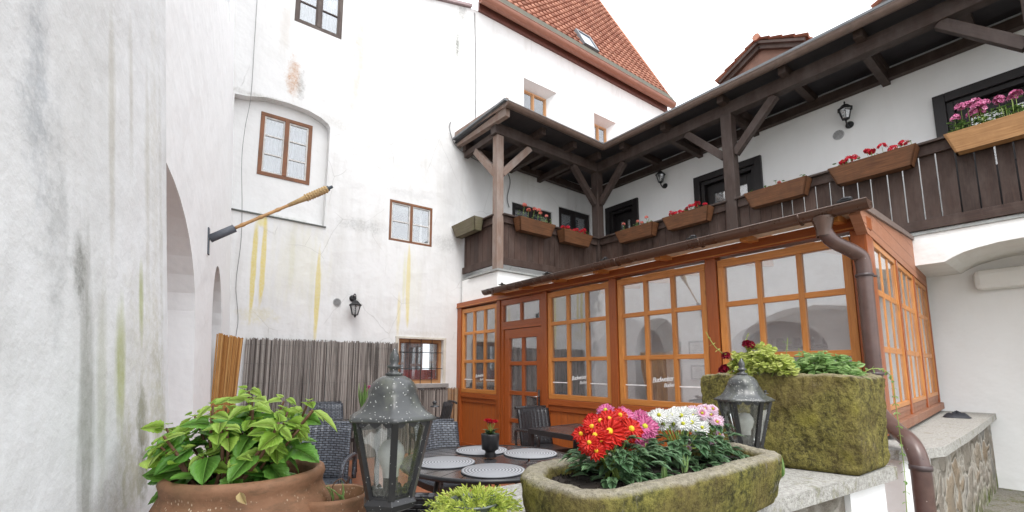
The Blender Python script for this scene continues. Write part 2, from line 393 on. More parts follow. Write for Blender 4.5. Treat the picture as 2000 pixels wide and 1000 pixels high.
m_white_st = flat('white_sticker', (.85,.85,.85), .5)
m_wire = flat('cable_rubber', (.2,.2,.2), .6)
m_moss = None
def stone(name, base, grit, moss, mossd, lo, amt, bumpst=.8, topz=None, sc=1):
    t = NT(name); p = t.pos(); z = t.sep(p)[2]; nz = t.sep(t.n('ShaderNodeNewGeometry').outputs['Normal'])[2]
    a = t.noise(p, 6*sc, 6, .7); b = t.noise(p, 60*sc, 5, .7); c_ = t.noise(t.map(p, (1,1,.5)), 22*sc, 5, .75)
    g = t.vor(p, 150*sc)
    c = t.mix(t.ramp(b, [(.35, 0), (.65, 1)]), base, grit)
    c = t.mix(t.ramp(g, [(.12, .75), (.3, 0)]), c, tuple(v*.35 for v in base))
    up = t.ramp(nz, [(.35, 1), (.85, lo)])
    mm = t.m_('MULTIPLY', t.ramp(t.m_('ADD', t.m_('MULTIPLY', a, .5), t.m_('MULTIPLY', c_, .5)), [(.5-amt*.22, 0), (.5-amt*.22+.12, 1)]), up)
    mc = t.mix(t.ramp(t.m_('ADD', t.m_('MULTIPLY', c_, .5), t.m_('MULTIPLY', t.noise(p, 75*sc, 4, .75), .5)), [(.42, 0), (.58, 1)]), mossd, moss); mc = t.mix(t.m_('MULTIPLY', t.ramp(t.noise(p, 3.5*sc, 4, .6), [(.45, 0), (.62, 1)]), .55), mc, (.15,.11,.045))
    br = t.ramp(t.noise(p, 9*sc, 3, .5), [(.62, 0), (.75, 1)]); mc = t.mix(t.m_('MULTIPLY', br, .45), mc, (.30,.27,.05))
    c = t.mix(mm, c, mc)
    h = t.m_('ADD', t.m_('MULTIPLY', b, .6), t.m_('ADD', a, t.m_('MULTIPLY', c_, 1.2)))
    return t.pbr(c, .92, t.bump(h, bumpst, .02/sc), spec=.15)
m_trough = stone('mossy_sandstone', (.23,.21,.165), (.40,.365,.30), (.225,.205,.055), (.045,.045,.018), .25, .95)
m_trough2 = stone('moss_grown_sandstone', (.22,.19,.12), (.36,.32,.22), (.25,.22,.065), (.065,.056,.024), .35, 1.0, 1.0)
m_cope = stone('coping_stone', (.27,.26,.24), (.46,.45,.42), (.17,.17,.07), (.10,.10,.06), .6, -.15, .5)
m_gravel = stone('pebbled_mortar', (.42,.38,.33), (.62,.58,.52), (.3,.3,.12), (.2,.18,.1), .2, -.2, .8)
def rubble_mat():
    t = NT('rubble_masonry'); p = t.map(t.pos(), (1, 1, 1.25))
    w = t.n('ShaderNodeTexNoise', {'Vector': p, 'Scale': 3.0}).outputs['Color']
    q = t.mix(.42, p, w)
    v = t.n('ShaderNodeTexVoronoi', {'Vector': q, 'Scale': 4.2}, feature='F1'); d = t.vor(q, 4.2, 'DISTANCE_TO_EDGE')
    cs = t.ramp(t.sep(v.outputs['Color'])[0], [(0, (.24,.21,.17)), (.4, (.36,.32,.27)), (.65, (.31,.31,.30)), (.85, (.31,.23,.15)), (1, (.42,.39,.33))])
    n = t.noise(p, 30, 6, .7); cs = t.mix(t.m_('MULTIPLY', n, .6), cs, (.16,.145,.12))
    e = t.ramp(t.m_('ADD', d, t.m_('MULTIPLY', t.m_('SUBTRACT', t.noise(p, 12, 4, .7), .5), .16)), [(.04, 1), (.11, 0)])
    c = t.mix(t.m_('MULTIPLY', e, .8), cs, (.43,.40,.35))
    c = t.mix(t.ramp(t.noise(p, 4, 5, .7), [(.5, 0), (.7, .7)]), c, (.20,.18,.15))
    lowm = t.m_('MULTIPLY', t.m_('MULTIPLY', t.m_('SUBTRACT', -1.15, t.sep(t.pos())[2]), 5.0, clamp=True), t.ramp(t.noise(p, 5, 4, .6), [(.4, 0), (.6, 1)]))
    c = t.mix(lowm, c, (.10,.13,.02))
    h = t.m_('ADD', t.m_('MULTIPLY', t.ramp(d, [(0, 0), (.2, 1)]), 1.2), t.m_('MULTIPLY', n, .8))
    return t.pbr(c, .9, t.bump(h, .9, .04), spec=.15)
m_rub = rubble_mat()
def terracotta():
    t = NT('old_terracotta'); p = t.pos()
    a = t.noise(p, 7, 6, .65); b = t.noise(p, 60, 4, .6)
    c = t.mix(t.ramp(a, [(.35, 0), (.65, 1)]), (.19,.092,.048), (.31,.165,.095))
    c = t.mix(t.m_('MULTIPLY', t.ramp(t.noise(p, 3, 4, .6), [(.5, 0), (.7, 1)]), .6), c, (.17,.12,.06))
    d = t.m_('MULTIPLY', t.ramp(t.vor(t.map(p, (1,1,.6)), 120), [(.16, 1), (.24, 0)]), t.ramp(t.noise(p, 9, 3, .6), [(.42, 0), (.55, 1)]))
    c = t.mix(t.m_('MULTIPLY', t.ramp(t.noise(t.map(p, (1,1,3)), 16, 6, .75), [(.5, 0), (.68, 1)]), .55), c, (.09,.06,.035))
    d = t.m_('MULTIPLY', d, t.m_('MULTIPLY', t.m_('SUBTRACT', -.272, t.sep(p)[2]), 40.0, clamp=True))
    c = t.mix(t.m_('MULTIPLY', d, .8), c, (.62,.50,.36))
    return t.pbr(c, .7, t.bump(t.m_('ADD', b, d), .4, .004), spec=.3)
m_terra = terracotta()
m_soil = flat('dark_soil', (.022,.015,.011), .95, bump=1, bs=60)
def tiles_floor():
    t = NT('terrace_tile'); p = t.map(t.pos(), (1,1,1), (0,0,0), (0,0,.2))
    b = t.n('ShaderNodeTexBrick', {'Vector': p, 'Color1': (.36,.12,.055,1), 'Color2': (.46,.17,.08,1), 'Mortar': (.22,.15,.11,1), 'Scale': 1.0, 'Mortar Size': .006, 'Brick Width': .24, 'Row Height': .12, 'Bias': 0})
    c = t.mix(t.m_('MULTIPLY', t.noise(p, 5, 5, .6), .5), b.outputs['Color'], (.16,.06,.03))
    return t.pbr(c, .28, t.bump(b.outputs['Fac'], -.4, .003), spec=.5)
m_floor = tiles_floor()
m_ground = stone('wet_ground', (.16,.15,.13), (.30,.28,.25), (.10,.13,.03), (.05,.06,.02), .9, .1, .6)
def tile_roof():
    t = NT('red_roof_tile'); p = t.pos(); uv = t.co('UV')
    i = t.sep(uv); cell = t.n('ShaderNodeTexWhiteNoise', {'Vector': t.n('ShaderNodeVectorMath', {0: uv}, operation='FLOOR').outputs[0]}, noise_dimensions='2D').outputs['Value']
    c = t.mix(cell, (.23,.090,.060), (.40,.19,.13))
    c = t.mix(t.ramp(t.noise(p, 3, 5, .7), [(.5, 0), (.72, .5)]), c, (.20,.11,.07))
    return t.pbr(c, .75, t.bump(t.noise(p, 30, 4, .6), .3, .006), spec=.2)
m_tile = tile_roof()
m_slate = flat('mossy_eave_tile', (.085,.078,.055), .85, bump=.5, bs=20)
def cane(name, c1, c2, c3):
    t = NT(name); i = t.island()
    c = t.ramp(i, [(0, tuple(v*.18 for v in c1)), (.12, c1), (.5, c2), (1, c3)])
    c = t.mix(t.m_('MULTIPLY', t.noise(t.map(t.pos(), (20,20,3)), 2, 4, .6), .5), c, tuple(v*.5 for v in c1))
    c = t.mix(t.ramp(t.noise(t.map(t.pos(), (3.5,3.5,.25)), 2, 4, .7), [(.54, 0), (.68, .75)]), c, tuple(v*.18 for v in c1))
    return t.pbr(c, .8, spec=.15)
m_cgrey = cane('grey_cane', (.13,.11,.10), (.32,.285,.26), (.52,.48,.44))
m_cor = cane('orange_cane', (.34,.15,.045), (.55,.28,.09), (.70,.42,.17))
m_cbr = cane('brown_cane', (.28,.16,.09), (.45,.28,.16), (.55,.42,.28))
def wicker_mat(name, c1, c2):
    t = NT(name); uv = t.co('UV'); u, v_, _ = t.sep(uv)
    b = t.n('ShaderNodeTexBrick', {'Vector': uv, 'Color1': (*c1,1), 'Color2': (*c2,1), 'Mortar': (.006,.006,.008,1), 'Scale': 1.0, 'Mortar Size': .004, 'Mortar Smooth': .6, 'Brick Width': .05, 'Row Height': .020})
    h = b.outputs['Fac']
    s_ = t.m_('ABSOLUTE', t.m_('SINE', t.m_('MULTIPLY', u, 62.8)))
    hh = t.m_('ADD', t.m_('MULTIPLY', h, -1.0), t.m_('MULTIPLY', s_, .6))
    return t.pbr(b.outputs['Color'], .3, t.bump(hh, .9, .006), spec=.6)
m_wick = wicker_mat('slate_wicker', (.075,.085,.105), (.13,.145,.17))
m_wickd = wicker_mat('black_wicker', (.022,.022,.026), (.035,.035,.040))
m_alu = flat('black_table_frame', (.02,.021,.024), .35, 0, .5)
def slat_top():
    t = NT('table_slat'); p = t.co(); c = t.mix(t.island(), (.030,.029,.031), (.07,.067,.070))
    return t.pbr(c, .16, t.bump(t.noise(t.map(t.co('UV'), (2, 40, 1)), 3, 4), .15, .002), spec=.8)
m_slat = slat_top()
def mat_mat():
    t = NT('woven_placemat'); x, y, z = t.sep(t.co()); r = t.m_('SQRT', t.m_('ADD', t.m_('MULTIPLY', x, x), t.m_('MULTIPLY', y, y)))
    w = t.m_('SINE', t.m_('MULTIPLY', r, 300.0))
    c = t.mix(t.m_('ADD', .5, t.m_('MULTIPLY', w, .5)), (.10,.105,.115), (.44,.45,.47))
    return t.pbr(c, .6, t.bump(w, .4, .002))
m_mat = mat_mat()
l_hyd = leafm('hydrangea_leaf', (.27,.48,.05), (.56,.76,.17), .45, .42, 1)
l_hyd2 = leafm('old_hydrangea_leaf', (.10,.30,.045), (.24,.47,.08), .32, .3, 1)
l_stem = flat('woody_stem', (.13,.06,.03), .7, bump=.4)
l_gstem = flat('green_stem', (.25,.34,.07), .6)
l_sed = leafm('sedum_leaf', (.50,.62,.08), (.78,.85,.22), .45, .3)
l_mum = leafm('chrysanthemum_leaf', (.055,.135,.055), (.15,.26,.12), .35, .2, 1)
l_ger = leafm('geranium_leaf', (.10,.21,.05), (.22,.36,.10), .5, .3)
l_gerp = leafm('pale_geranium_leaf', (.22,.36,.14), (.34,.50,.20), .5, .3)
l_lime = leafm('lime_leaf', (.46,.56,.10), (.76,.80,.28), .45, .42, 1)
l_mint = leafm('fresh_green_leaf', (.20,.38,.10), (.46,.64,.26), .4, .4, 1)
p_red = leafm('red_petal', (.58,.014,.016), (.80,.055,.030), .4, .25)
p_mag = leafm('magenta_petal', (.70,.11,.32), (.84,.34,.55), .4, .25)
p_pnk = leafm('pale_pink_petal', (.78,.30,.52), (.88,.50,.68), .4, .25)
p_wht = leafm('white_petal', (.86,.86,.84), (.95,.95,.93), .4, .2)
p_var = leafm('pink_white_petal', (.60,.08,.28), (.72,.16,.40), .4, .25, edge=((.90,.72,.82), .35, .75))
p_geo = leafm('geranium_red_petal', (.62,.012,.03), (.78,.03,.06), .45, .2)
p_cor = leafm('coral_petal', (.80,.18,.14), (.88,.34,.28), .45, .2)
p_gpk = leafm('pink_geranium_petal', (.75,.16,.38), (.88,.40,.60), .45, .2)
p_dkr = leafm('dark_red_petal', (.22,.005,.02), (.36,.01,.04), .45, .2)
p_cen = flat('yellow_flower_centre', (.80,.52,.02), .7, bump=1, bs=300)
p_ceng = flat('green_yellow_centre', (.50,.50,.03), .7, bump=1, bs=300)

# ================================================================== GROUND
def ring(cx, cy, n, r): return [(cx+r*math.cos(2*math.pi*i/n), cy+r*math.sin(2*math.pi*i/n)) for i in range(n)]
struct('ground', MB().quad((-80,-80,GZ), (90,-80,GZ), (90,90,GZ), (-80,90,GZ)), m_ground)
struct('terrace_floor', MB().abox(-.6, 8.0, 1.0, 7.2, GZ+.002, GZ+.006), m_floor)

# ================================================================== BACK BUILDING
t2 = R(2); BU = V((math.cos(t2), -math.sin(t2), 0)); BN = V((-math.sin(t2), -math.cos(t2), 0)); BO = V((0, 7.2+4.37*math.tan(t2), 0))
CB = math.cos(t2)
def bk(x, z, n=0.0): return BO+BU*(x/CB)+Z_*z+BN*n          # point on the back wall by its x
bb = thing('back_building', 'tall white plastered house with crooked walls and a red tiled roof', 'house', (2.5, 7.6, GZ))
def rect(x0, x1, z0, z1): return [(x0, z0), (x1, z0), (x1, z1), (x0, z1)]
niche = [(.60, 2.24), (1.93, 2.21), (1.94, 3.88), (1.91, 3.94), (1.80, 4.01), (1.6, 4.07), (1.3, 4.09), (1.0, 4.07), (.75, 4.0), (.60, 3.98)]
H = [rect(1.31, 2.04, 5.50, 6.65), rect(2.98, 3.79, 2.19, 2.92), rect(3.22, 4.06, -.26, .51),
     [(5.92, 5.25), (6.88, 5.25), (6.88, 6.38), (5.92, 6.38)], [(8.12, 5.25), (8.92, 5.25), (8.92, 6.32), (8.12, 6.32)],
     rect(5.60, 6.70, 2.55, 3.45), rect(6.90, 7.90, 1.62, 3.64)]
outer = [(-1.5, GZ), (11.6, GZ), (11.6, 7.46), (4.68, 7.40), (4.62, 7.28), (3.6, 7.08), (2.6, 6.85), (2.6, 9.5), (-1.5, 9.5)]
outer = [(-1.5, GZ), (11.6, GZ), (11.6, 7.46), (4.68, 7.40), (3.0, 6.93), (2.6, 7.2), (-1.5, 8.6)]
mb = MB(); mb.prism(BO, BU, Z_, BN, outer, H+[niche], -.14, 0)
mb.build('wall', m_back, bb)
mb = MB(); mb.prism(BO, BU, Z_, BN, outer, H+[rect(.965, 1.70, 2.90, 3.90)], -.55, -.145)
mb.build('inner_wall', m_niche, bb)
# niche ledge (thin dark lip)
mb = MB(); mb.beam(bk(.62, 2.245, .012), bk(1.95, 2.215, .012), .03, .018); mb.build('niche_ledge', flat('dark_ledge', (.12,.13,.12), .8), bb)
# dark rooms behind
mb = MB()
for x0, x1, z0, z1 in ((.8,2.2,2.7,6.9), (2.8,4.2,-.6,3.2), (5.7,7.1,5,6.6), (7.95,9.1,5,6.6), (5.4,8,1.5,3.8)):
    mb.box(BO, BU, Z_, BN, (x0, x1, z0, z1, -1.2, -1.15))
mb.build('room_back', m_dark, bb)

def casement(parent, x0, x1, z0, z1, n, wf, fr=.05, cols=2, rows=3, ww=None, name='window', curtain=.5, pane=None, pos=bk, U=None, N=None, lab=None, muntin=.018, thick=.05):
    """two leaf window: frame + sashes (mesh), pane child"""
    U = U or BU; N = N or BN; o = pos(x0, z0, n); w = x1-x0; h = z1-z0
    f = MB()
    f.box(o, U, Z_, N, (0, w, 0, fr, -thick, .02)); f.box(o, U, Z_, N, (0, w, h-fr, h, -thick, .02))
    f.box(o, U, Z_, N, (0, fr, fr, h-fr, -thick, .02)); f.box(o, U, Z_, N, (w-fr, w, fr, h-fr, -thick, .02))
    if cols == 2: f.box(o, U, Z_, N, (w/2-fr*.55, w/2+fr*.55, fr, h-fr, -thick, .026))
    ob = f.build(name, wf, parent, bevel=.004)
    if lab: ob['label'] = lab
    s_ = MB(); sw = (w-2*fr)/cols if cols > 1 else (w-2*fr)
    sm = .022
    for c in range(cols):
        a = fr+c*sw + (fr*.5 if c else 0); b = fr+(c+1)*sw - (fr*.5 if (c == 0 and cols == 2) else 0)
        for q in ((a, a+sm, fr, h-fr), (b-sm, b, fr, h-fr), (a+sm, b-sm, fr, fr+sm), (a+sm, b-sm, h-fr-sm, h-fr)):
            s_.box(o, U, Z_, N, (*q, -.03, .005))
        for r in range(1, rows):
            z = fr+(h-2*fr)*r/rows
            s_.box(o, U, Z_, N, (a+sm, b-sm, z-muntin/2, z+muntin/2, -.028, .003))
    s_.build('sash', ww or w_white, ob)
    p = MB(); p.box(o, U, Z_, N, (fr, w-fr, fr, h-fr, -.016, -.012)); p.build('pane', pane or g_win, ob)
    if curtain:
        q = MB(); k = 26
        for c in range(2):
            for i in range(k):
                a = fr+(w-2*fr)*(c*.5+.5*i/k*curtain if c == 0 else 1-.5*i/k*curtain)
                a2 = fr+(w-2*fr)*(c*.5+.5*(i+1)/k*curtain if c == 0 else 1-.5*(i+1)/k*curtain)
                n0 = -.12+.012*math.sin(i*1.4); n1 = -.12+.012*math.sin((i+1)*1.4)
                q.quad(o+U*a+Z_*fr+N*n0, o+U*a2+Z_*fr+N*n1, o+U*a2+Z_*(h-fr)+N*n1, o+U*a+Z_*(h-fr)+N*n0)
        q.build('curtain', m_curt, ob)
    return ob
casement(bb, .965, 1.70, 2.90, 3.90, -.15, w_win, .055, 2, 3, curtain=.9, lab='brown casement window in arched plaster recess')
casement(bb, 1.31, 2.04, 5.50, 6.65, -.02, w_wind, .055, 2, 3, ww=w_wind, curtain=.95, lab='dark framed window at top of wall')
casement(bb, 2.98, 3.79, 2.19, 2.92, -.02, w_win, .04, 2, 2, curtain=.25, lab='small weathered window in middle of wall')
wl = casement(bb, 3.22, 4.06, -.26, .51, -.09, w_winl, .05, 1, 1, ww=w_win, curtain=0, lab='barred window above cane fence')
g = MB()
for i in range(1, 4): x = 3.22+.84*i/4; g.tube([bk(x, -.26, -.02), bk(x, .51, -.02)], .006, 6)
for z in (.0, .28): g.tube([bk(3.22, z, -.012), bk(4.06, z, -.012)], .006, 6)
g.build('grille', m_black, wl)
s_ = MB(); s_.box(BO, BU, Z_, BN, (3.16, 4.14, -.325, -.262, -.1, .09)); s_.build('sill', flat('grey_sill_stone', (.28,.27,.26), .8, bump=.4), wl)
s_ = MB(); s_.box(BO, BU, Z_, BN, (3.16,4.11,.512,.545,-.02,.022)); s_.box(BO, BU, Z_, BN, (4.062,4.11,-.26,.51,-.02,.022)); s_.box(BO, BU, Z_, BN, (3.165,3.218,-.26,.51,-.02,.022)); s_.build('surround', flat('peeling_paint', (.62,.58,.5), .8, bump=.4, bs=12), wl)
s_ = MB(); s_.box(BO, BU, Z_, BN, (3.40, 4.0, -.20, -.02, -.32, -.16)); s_.build('red_box', flat('red_plastic', (.55,.02,.025), .4), wl)
for (x0, x1, z1, L) in ((5.92, 6.70, 6.24, 'first deep set upper window above gallery roof'), (8.12, 8.74, 6.18, 'second deep set upper window above gallery roof')):
    casement(bb, x0, x1, 5.3, z1, -.19, w_winl, .04, 2, 2, ww=w_winl, curtain=.3, lab=L)
for (x0, x1, x2, z1, z2) in ((5.92, 6.70, 6.88, 6.24, 6.38), (8.12, 8.74, 8.92, 6.18, 6.32)):
    mb = MB(); mb.quad(bk(x0, z1, -.23), bk(x1, z1, -.23), bk(x2-.002, z2-.002, -.003), bk(x0, z2-.002, -.003))
    mb.quad(bk(x1, 5.25, -.23), bk(x1, z1, -.23), bk(x2-.002, z2-.002, -.003), bk(x2-.002, 5.25, -.003))
    mb.box(BO, BU, Z_, BN, (x1, x2, 5.25, z2, -.25, -.23)); mb.box(BO, BU, Z_, BN, (x0, x1, z1, z2, -.25, -.23))
    mb.build('window_reveal', m_niche, bb)
# gallery level openings on this wall
casement(bb, 5.60, 6.70, 2.55, 3.45, -.06, w_door, .09, 2, 1, ww=w_door, curtain=0, thick=.1)
casement(bb, 6.90, 7.90, 1.62, 3.64, -.06, w_door, .10, 2, 2, ww=w_door, curtain=0, name='gallery_door', thick=.1)
# coping of the lower parapet, left of the roof
mb = MB()
mb.prism(BO, BU, Z_, BN, [(3.0, 6.94), (4.55, 7.375), (4.55, 7.43), (3.0, 7.0)], [], -.35, .06); 
mb.prism(BO, BU, Z_, BN, [(2.6,7.2),(3.0,6.94),(3.0,7.0),(2.62,7.26)], [], -.35, .06); mb.build('coping', flat('weathered_coping_metal', (.36,.27,.27), .5, bump=.3), bb)
# roof : courses of tiles
def tiled(mb, O, U, S, w, n_rows, course, col=.2, trim=None, lift=.035, u0=0):
    Nn = U.cross(S).normalized()
    if Nn.z < 0: Nn = -Nn
    for r in range(n_rows):
        ua, ub = (u0, w) if trim is None else trim((r+.5)*course)
        k = max(1, int((ub-ua)/col)); sub = 6
        pts0, pts1, pts2 = [], [], []
        for i in range(k*sub+1):
            u = ua+(ub-ua)*i/(k*sub); ph = (u/col) % 1
            hgt = .030*(math.cos(2*math.pi*(ph))*.5+.5)**1.5
            p = O+U*u
            pts0.append(p+S*(r*course-.02)+Nn*(hgt+lift-.03)); pts1.append(p+S*(r*course-.02)+Nn*(hgt+lift)); pts2.append(p+S*((r+1)*course)+Nn*(hgt+.002))
        b0 = mb.add(pts0); b1 = mb.add(pts1); b2 = mb.add(pts2)
        for i in range(k*sub):
            q = (i//sub+.5, r+.5)
            mb.face([b0+i, b0+i+1, b1+i+1, b1+i], [q]*4, 0); mb.face([b1+i, b1+i+1, b2+i+1, b2+i], [q]*4, 0, True)
RA = R(63)
RS = (Y_*math.cos(RA)+Z_*math.sin(RA))
ro = bk(0, 7.60, .20)
mb = MB(); tiled(mb, ro, BU, RS, 11.3, 36, .205, .18, trim=lambda s: (5.0+s*.22, 11.15-s*.02))
rf = mb.build('roof', m_tile, bb, recalc=False)
mb = MB(); RN_ = V((0,-math.sin(RA),math.cos(RA))); mb.box(ro, BU, RS, RN_, (4.9,11.15,-.06,.14,.0,.085)); mb.box(ro, BU, RS, RN_, (4.9,11.12,.14,.30,.0,.06)); mb.build('eave_tiles', m_slate, rf)
mb = MB(); mb.box(BO, BU, Z_, BN, (4.72, 11.15, 7.38, 7.60, .0, .05)); mb.build('fascia', flat('dark_red_fascia', (.16,.06,.045), .6, bump=.3), rf)
# half round gutter
def gutter(mb, a, b, r, seg=10, up=Z_, th=.004):
    a, b = V(a), V(b); d = (b-a).normalized(); sd_ = d.cross(up).normalized()
    ang = [math.pi+math.pi*i/seg for i in range(seg+1)]
    for rr in (r, r-th):
        A = mb.add([a+sd_*math.cos(t_)*rr+up*math.sin(t_)*rr for t_ in ang]); B = mb.add([b+sd_*math.cos(t_)*rr+up*math.sin(t_)*rr for t_ in ang]); L = (b-a).length
        for i in range(seg): mb.face([A+i, A+i+1, B+i+1, B+i], [(0, i*.02), (0, i*.02+.02), (L, i*.02+.02), (L, i*.02)], 0, True)
    mb.tube([a+sd_*r, b+sd_*r], .008, 6); mb.tube([a-sd_*r, b-sd_*r], .006, 6)
    for p in (a, b):
        q = mb.add([p+sd_*math.cos(t_)*(r-.001)+up*math.sin(t_)*(r-.001) for t_ in ang]); mb.face([q+i for i in range(seg+1)])
mb = MB(); gutter(mb, bk(4.68, 7.56, .20), bk(11.2, 7.56, .20), .115); mb.build('roof_gutter', m_copper, rf, recalc=False)
mb = MB(); mb.tube([ro+BU*4.96+RS*k*.3+V((0,-.02,.06)) for k in range(0, 6)], .10, 10); mb.tube([ro+BU*11.2+RS*-.05, ro+BU*11.02+RS*7.2], .06, 8)
mb.tube([ro+BU*4.4+V((0,.1,.02)), ro+BU*5.0+V((0,.05,.10))], .10, 10); mb.build('ridge_tiles', flat('ridge_tile', (.42,.17,.10), .8, bump=.3, bs=10), rf)
sk = MB(); so = ro+BU*7.72+RS*.36; SN = V((0,-math.sin(RA),math.cos(RA)))
for q in ((0,.52,0,.05),(0,.52,.60,.65),(0,.05,.05,.60),(.47,.52,.05,.60)): sk.box(so, BU, RS, SN, (*q, .0, .11))
sko = sk.build('skylight', flat('grey_skylight_frame', (.16,.17,.18), .4), rf)
q = MB(); q.box(so, BU, RS, SN, (.05,.47,.05,.60,.07,.08))
gsk = NT('skylight_glass'); gsk = gsk.pbr((.55,.6,.68), .05, metal=.0, spec=1.0); 
q.build('pane', gsk, sko)

# ================================================================== LEFT ARCADE WALL + BUTTRESS
a10 = R(10); LU = V((math.sin(a10), math.cos(a10), 0)); LN = V((math.cos(a10), -math.sin(a10), 0))
LO = V((.80-7.33*math.tan(a10), 0, 0)); LZ = (Z_-LN*.055).normalized()
def ly(y): return y/math.cos(a10)
def lw(y, z, n=0): return LO+LU*ly(y)+LZ*z+LN*n
def arch(y0, y1, zs, za, zb=GZ+.01, n=16):
    c = (y0+y1)/2; w = (y1-y0)/2
    return [(ly(y0), zb)]+[(ly(c-w*math.cos(math.pi*i/n)), zs+(za-zs)*math.sin(math.pi*i/n)) for i in range(n+1)]+[(ly(y1), zb)]
lwl = thing('arcade_wall', 'smooth white plastered wall with tall arches running along left side', 'wall', (0, 3, GZ))
mb = MB(); mb.prism(LO, LU, LZ, LN, [(ly(-1), GZ), (ly(7.5), GZ), (ly(7.5), 9.4), (ly(-1), 9.4)], [arch(1.75, 4.05, .42, 1.08), arch(5.15, 6.15, .35, 1.08), [(ly(6.0), 4.55), (ly(6.55), 4.55), (ly(6.55), 8.5), (ly(6.0), 8.5)]], -.75, 0)
mb.build('wall', m_left, lwl)
mb = MB(); mb.box(LO, LU, LZ, LN, (ly(-1), ly(7.5), GZ, 9.2, -.82, -.76)); mb.build('passage_back', m_left_in, lwl)
bt = MB()
bn = V((2.03-.3, -(-.38), 0)); 
e0 = V((.035, 2.0, 0)); e1 = V((-.36, .25, 0)); ud = (e0-e1).normalized(); nn = V((ud.y, -ud.x, 0)); bz = (Z_-nn*.085)
L = (e0-e1).length
nu, nv = 40, 80
rr = random.Random(3)
bt.prism(e1, ud, bz, nn, [(-1.6, GZ), (L, GZ), (L+.01, -.6), (L-.004, .4), (L+.003, 1.5), (L, 7), (-1.6, 7)], [], -.45, 0)
tag(bt.build('buttress', m_butt, bevel=.02), 'stained rough plaster buttress filling left edge of view', 'wall')

# ================================================================== RIGHT BUILDING (gallery wall, arcade, roof, dormers)
rb = thing('gallery_building', 'white house behind the wooden gallery with vaulted ground floor', 'house', (8, 3, GZ))
def rx(y, z, n=0): return V((8.0-n, y, z))
RN = V((-1,0,0)); RU = V((0,-1,0))
doors = [(6.58, 5.86, 3.60), (4.37, 3.30, 3.58), (.91, -.25, 3.53)]
mb = MB(); mb.prism(V((8,0,0)), Y_, Z_, V((-1,0,0)), [(-4, GZ), (7.4, GZ), (7.4, 4.45), (-4, 4.45)], [rect(b, a, 1.64, z) for a, b, z in doors], -.3, 0)
mb.build('wall', m_gwall, rb)
for a, b, z in doors:
    f = MB(); o = V((8, a, 1.64)); w = a-b; h = z-1.64
    # moulded surround
    for q in ((-.09, .03, 0, h+.09, -.02, .05), (w-.03, w+.09, 0, h+.09, -.02, .05), (.03, w-.03, h-.03, h+.09, -.02, .05), (.03, .10, 0, h-.03, -.12, .0), (w-.10, w-.03, 0, h-.03, -.12, .0), (.10, w-.10, h-.10, h-.03, -.12, .0)):
        f.box(o, RU, Z_, RN, q)
    f.box(o, RU, Z_, RN, (.10, w-.10, 0, h-.10, -.16, -.12)) if False else None
    gw = w-.2; c0 = .10
    for q in ((c0, c0+.13, 0, h-.1), (c0+gw-.13, c0+gw, 0, h-.1), (c0+.13, c0+gw-.13, h-.28, h-.1), (c0+.13, c0+gw-.13, 0, .9), (c0+gw/2-.05, c0+gw/2+.05, .9, h-.28)):
        f.box(o, RU, Z_, RN, (*q, -.15, -.11))
    d = f.build('gallery_door', w_door, rb, bevel=.006)
    p = MB(); p.box(o, RU, Z_, RN, (c0+.13, c0+gw-.13, .9, h-.28, -.14, -.135)); p.build('pane', glass('door_glass', refl=.35, dirt=.5, dirtc=(.45,.46,.46)), d)
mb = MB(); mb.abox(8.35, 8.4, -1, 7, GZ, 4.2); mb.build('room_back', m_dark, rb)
# vault band (arcade front) to the right and behind the conservatory
arcR = [(1.34, 1.20), (.94, 1.20), (.86, 1.245), (.78, 1.28), (.66, 1.31), (.5, 1.335), (.3, 1.345), (0, 1.33), (-.4, 1.28), (-.9, 1.15), (-1.4, .9), (-1.8, .5), (-2, 0), (-2, GZ), (-4, GZ), (-4, 1.55), (1.34, 1.55)]
mb = MB(); mb.prism(V((6.97,0,0)), Y_, Z_, X_, arcR, [], 0, 1.03); mb.build('vault_front', m_arc, rb)
mb = MB(); mb.prism(V((6.97,0,0)), Y_, Z_, X_, [(1.34,1.20),(.94,1.20),(.86,1.245),(.78,1.28),(.66,1.31),(.5,1.335),(.3,1.345),(0,1.33),(-.4,1.28),(-.9,1.15),(-1.2,1.0),(-1.2,1.55),(1.34,1.55)], [], -.022, -.002); mb.build('white_band', m_white, rb)
mb = MB(); mb.abox(6.93, 7.0, -4, 1.3, 1.552, 1.585); mb.build('band_flashing', flat('lead_flashing', (.30,.31,.30), .5, bump=.3), rb)
mb = MB(); mb.abox(7.84, 7.996, -1.2, .83, .95, 1.20); mb.build('wall_ledge', m_arc, rb, bevel=.06)
def arc(y0, y1, zs, za, n=18, zb=GZ):
    c = (y0+y1)/2; w = (y1-y0)/2
    return [(y0, zb)]+[(c-w*math.cos(math.pi*i/n), zs+(za-zs)*math.sin(math.pi*i/n)) for i in range(n+1)]+[(y1, zb)]
mb = MB(); mb.prism(V((6.97,0,0)), Y_, Z_, X_, [(1.42, GZ), (7.06, GZ), (7.06, 1.5), (1.42, 1.5)], [arc(4.58, 6.64, .15, .98, zb=GZ+.02), arc(2.15, 3.48, .25, .68, zb=GZ+.02)], 0, .45)
mb.build('arcade', m_white, rb)
mb = MB(); mb.abox(7.9, 7.96, 4.2, 7.0, GZ, .25); mb.build('panelling', wood('brown_panelling', (.10,.05,.025), (.2,.10,.05), .3, .5, boards=.09), rb)
mb = MB(); mb.abox(7.5, 7.75, 2.2, 3.4, .30, .34); mb.build('shelf', w_door, rb)
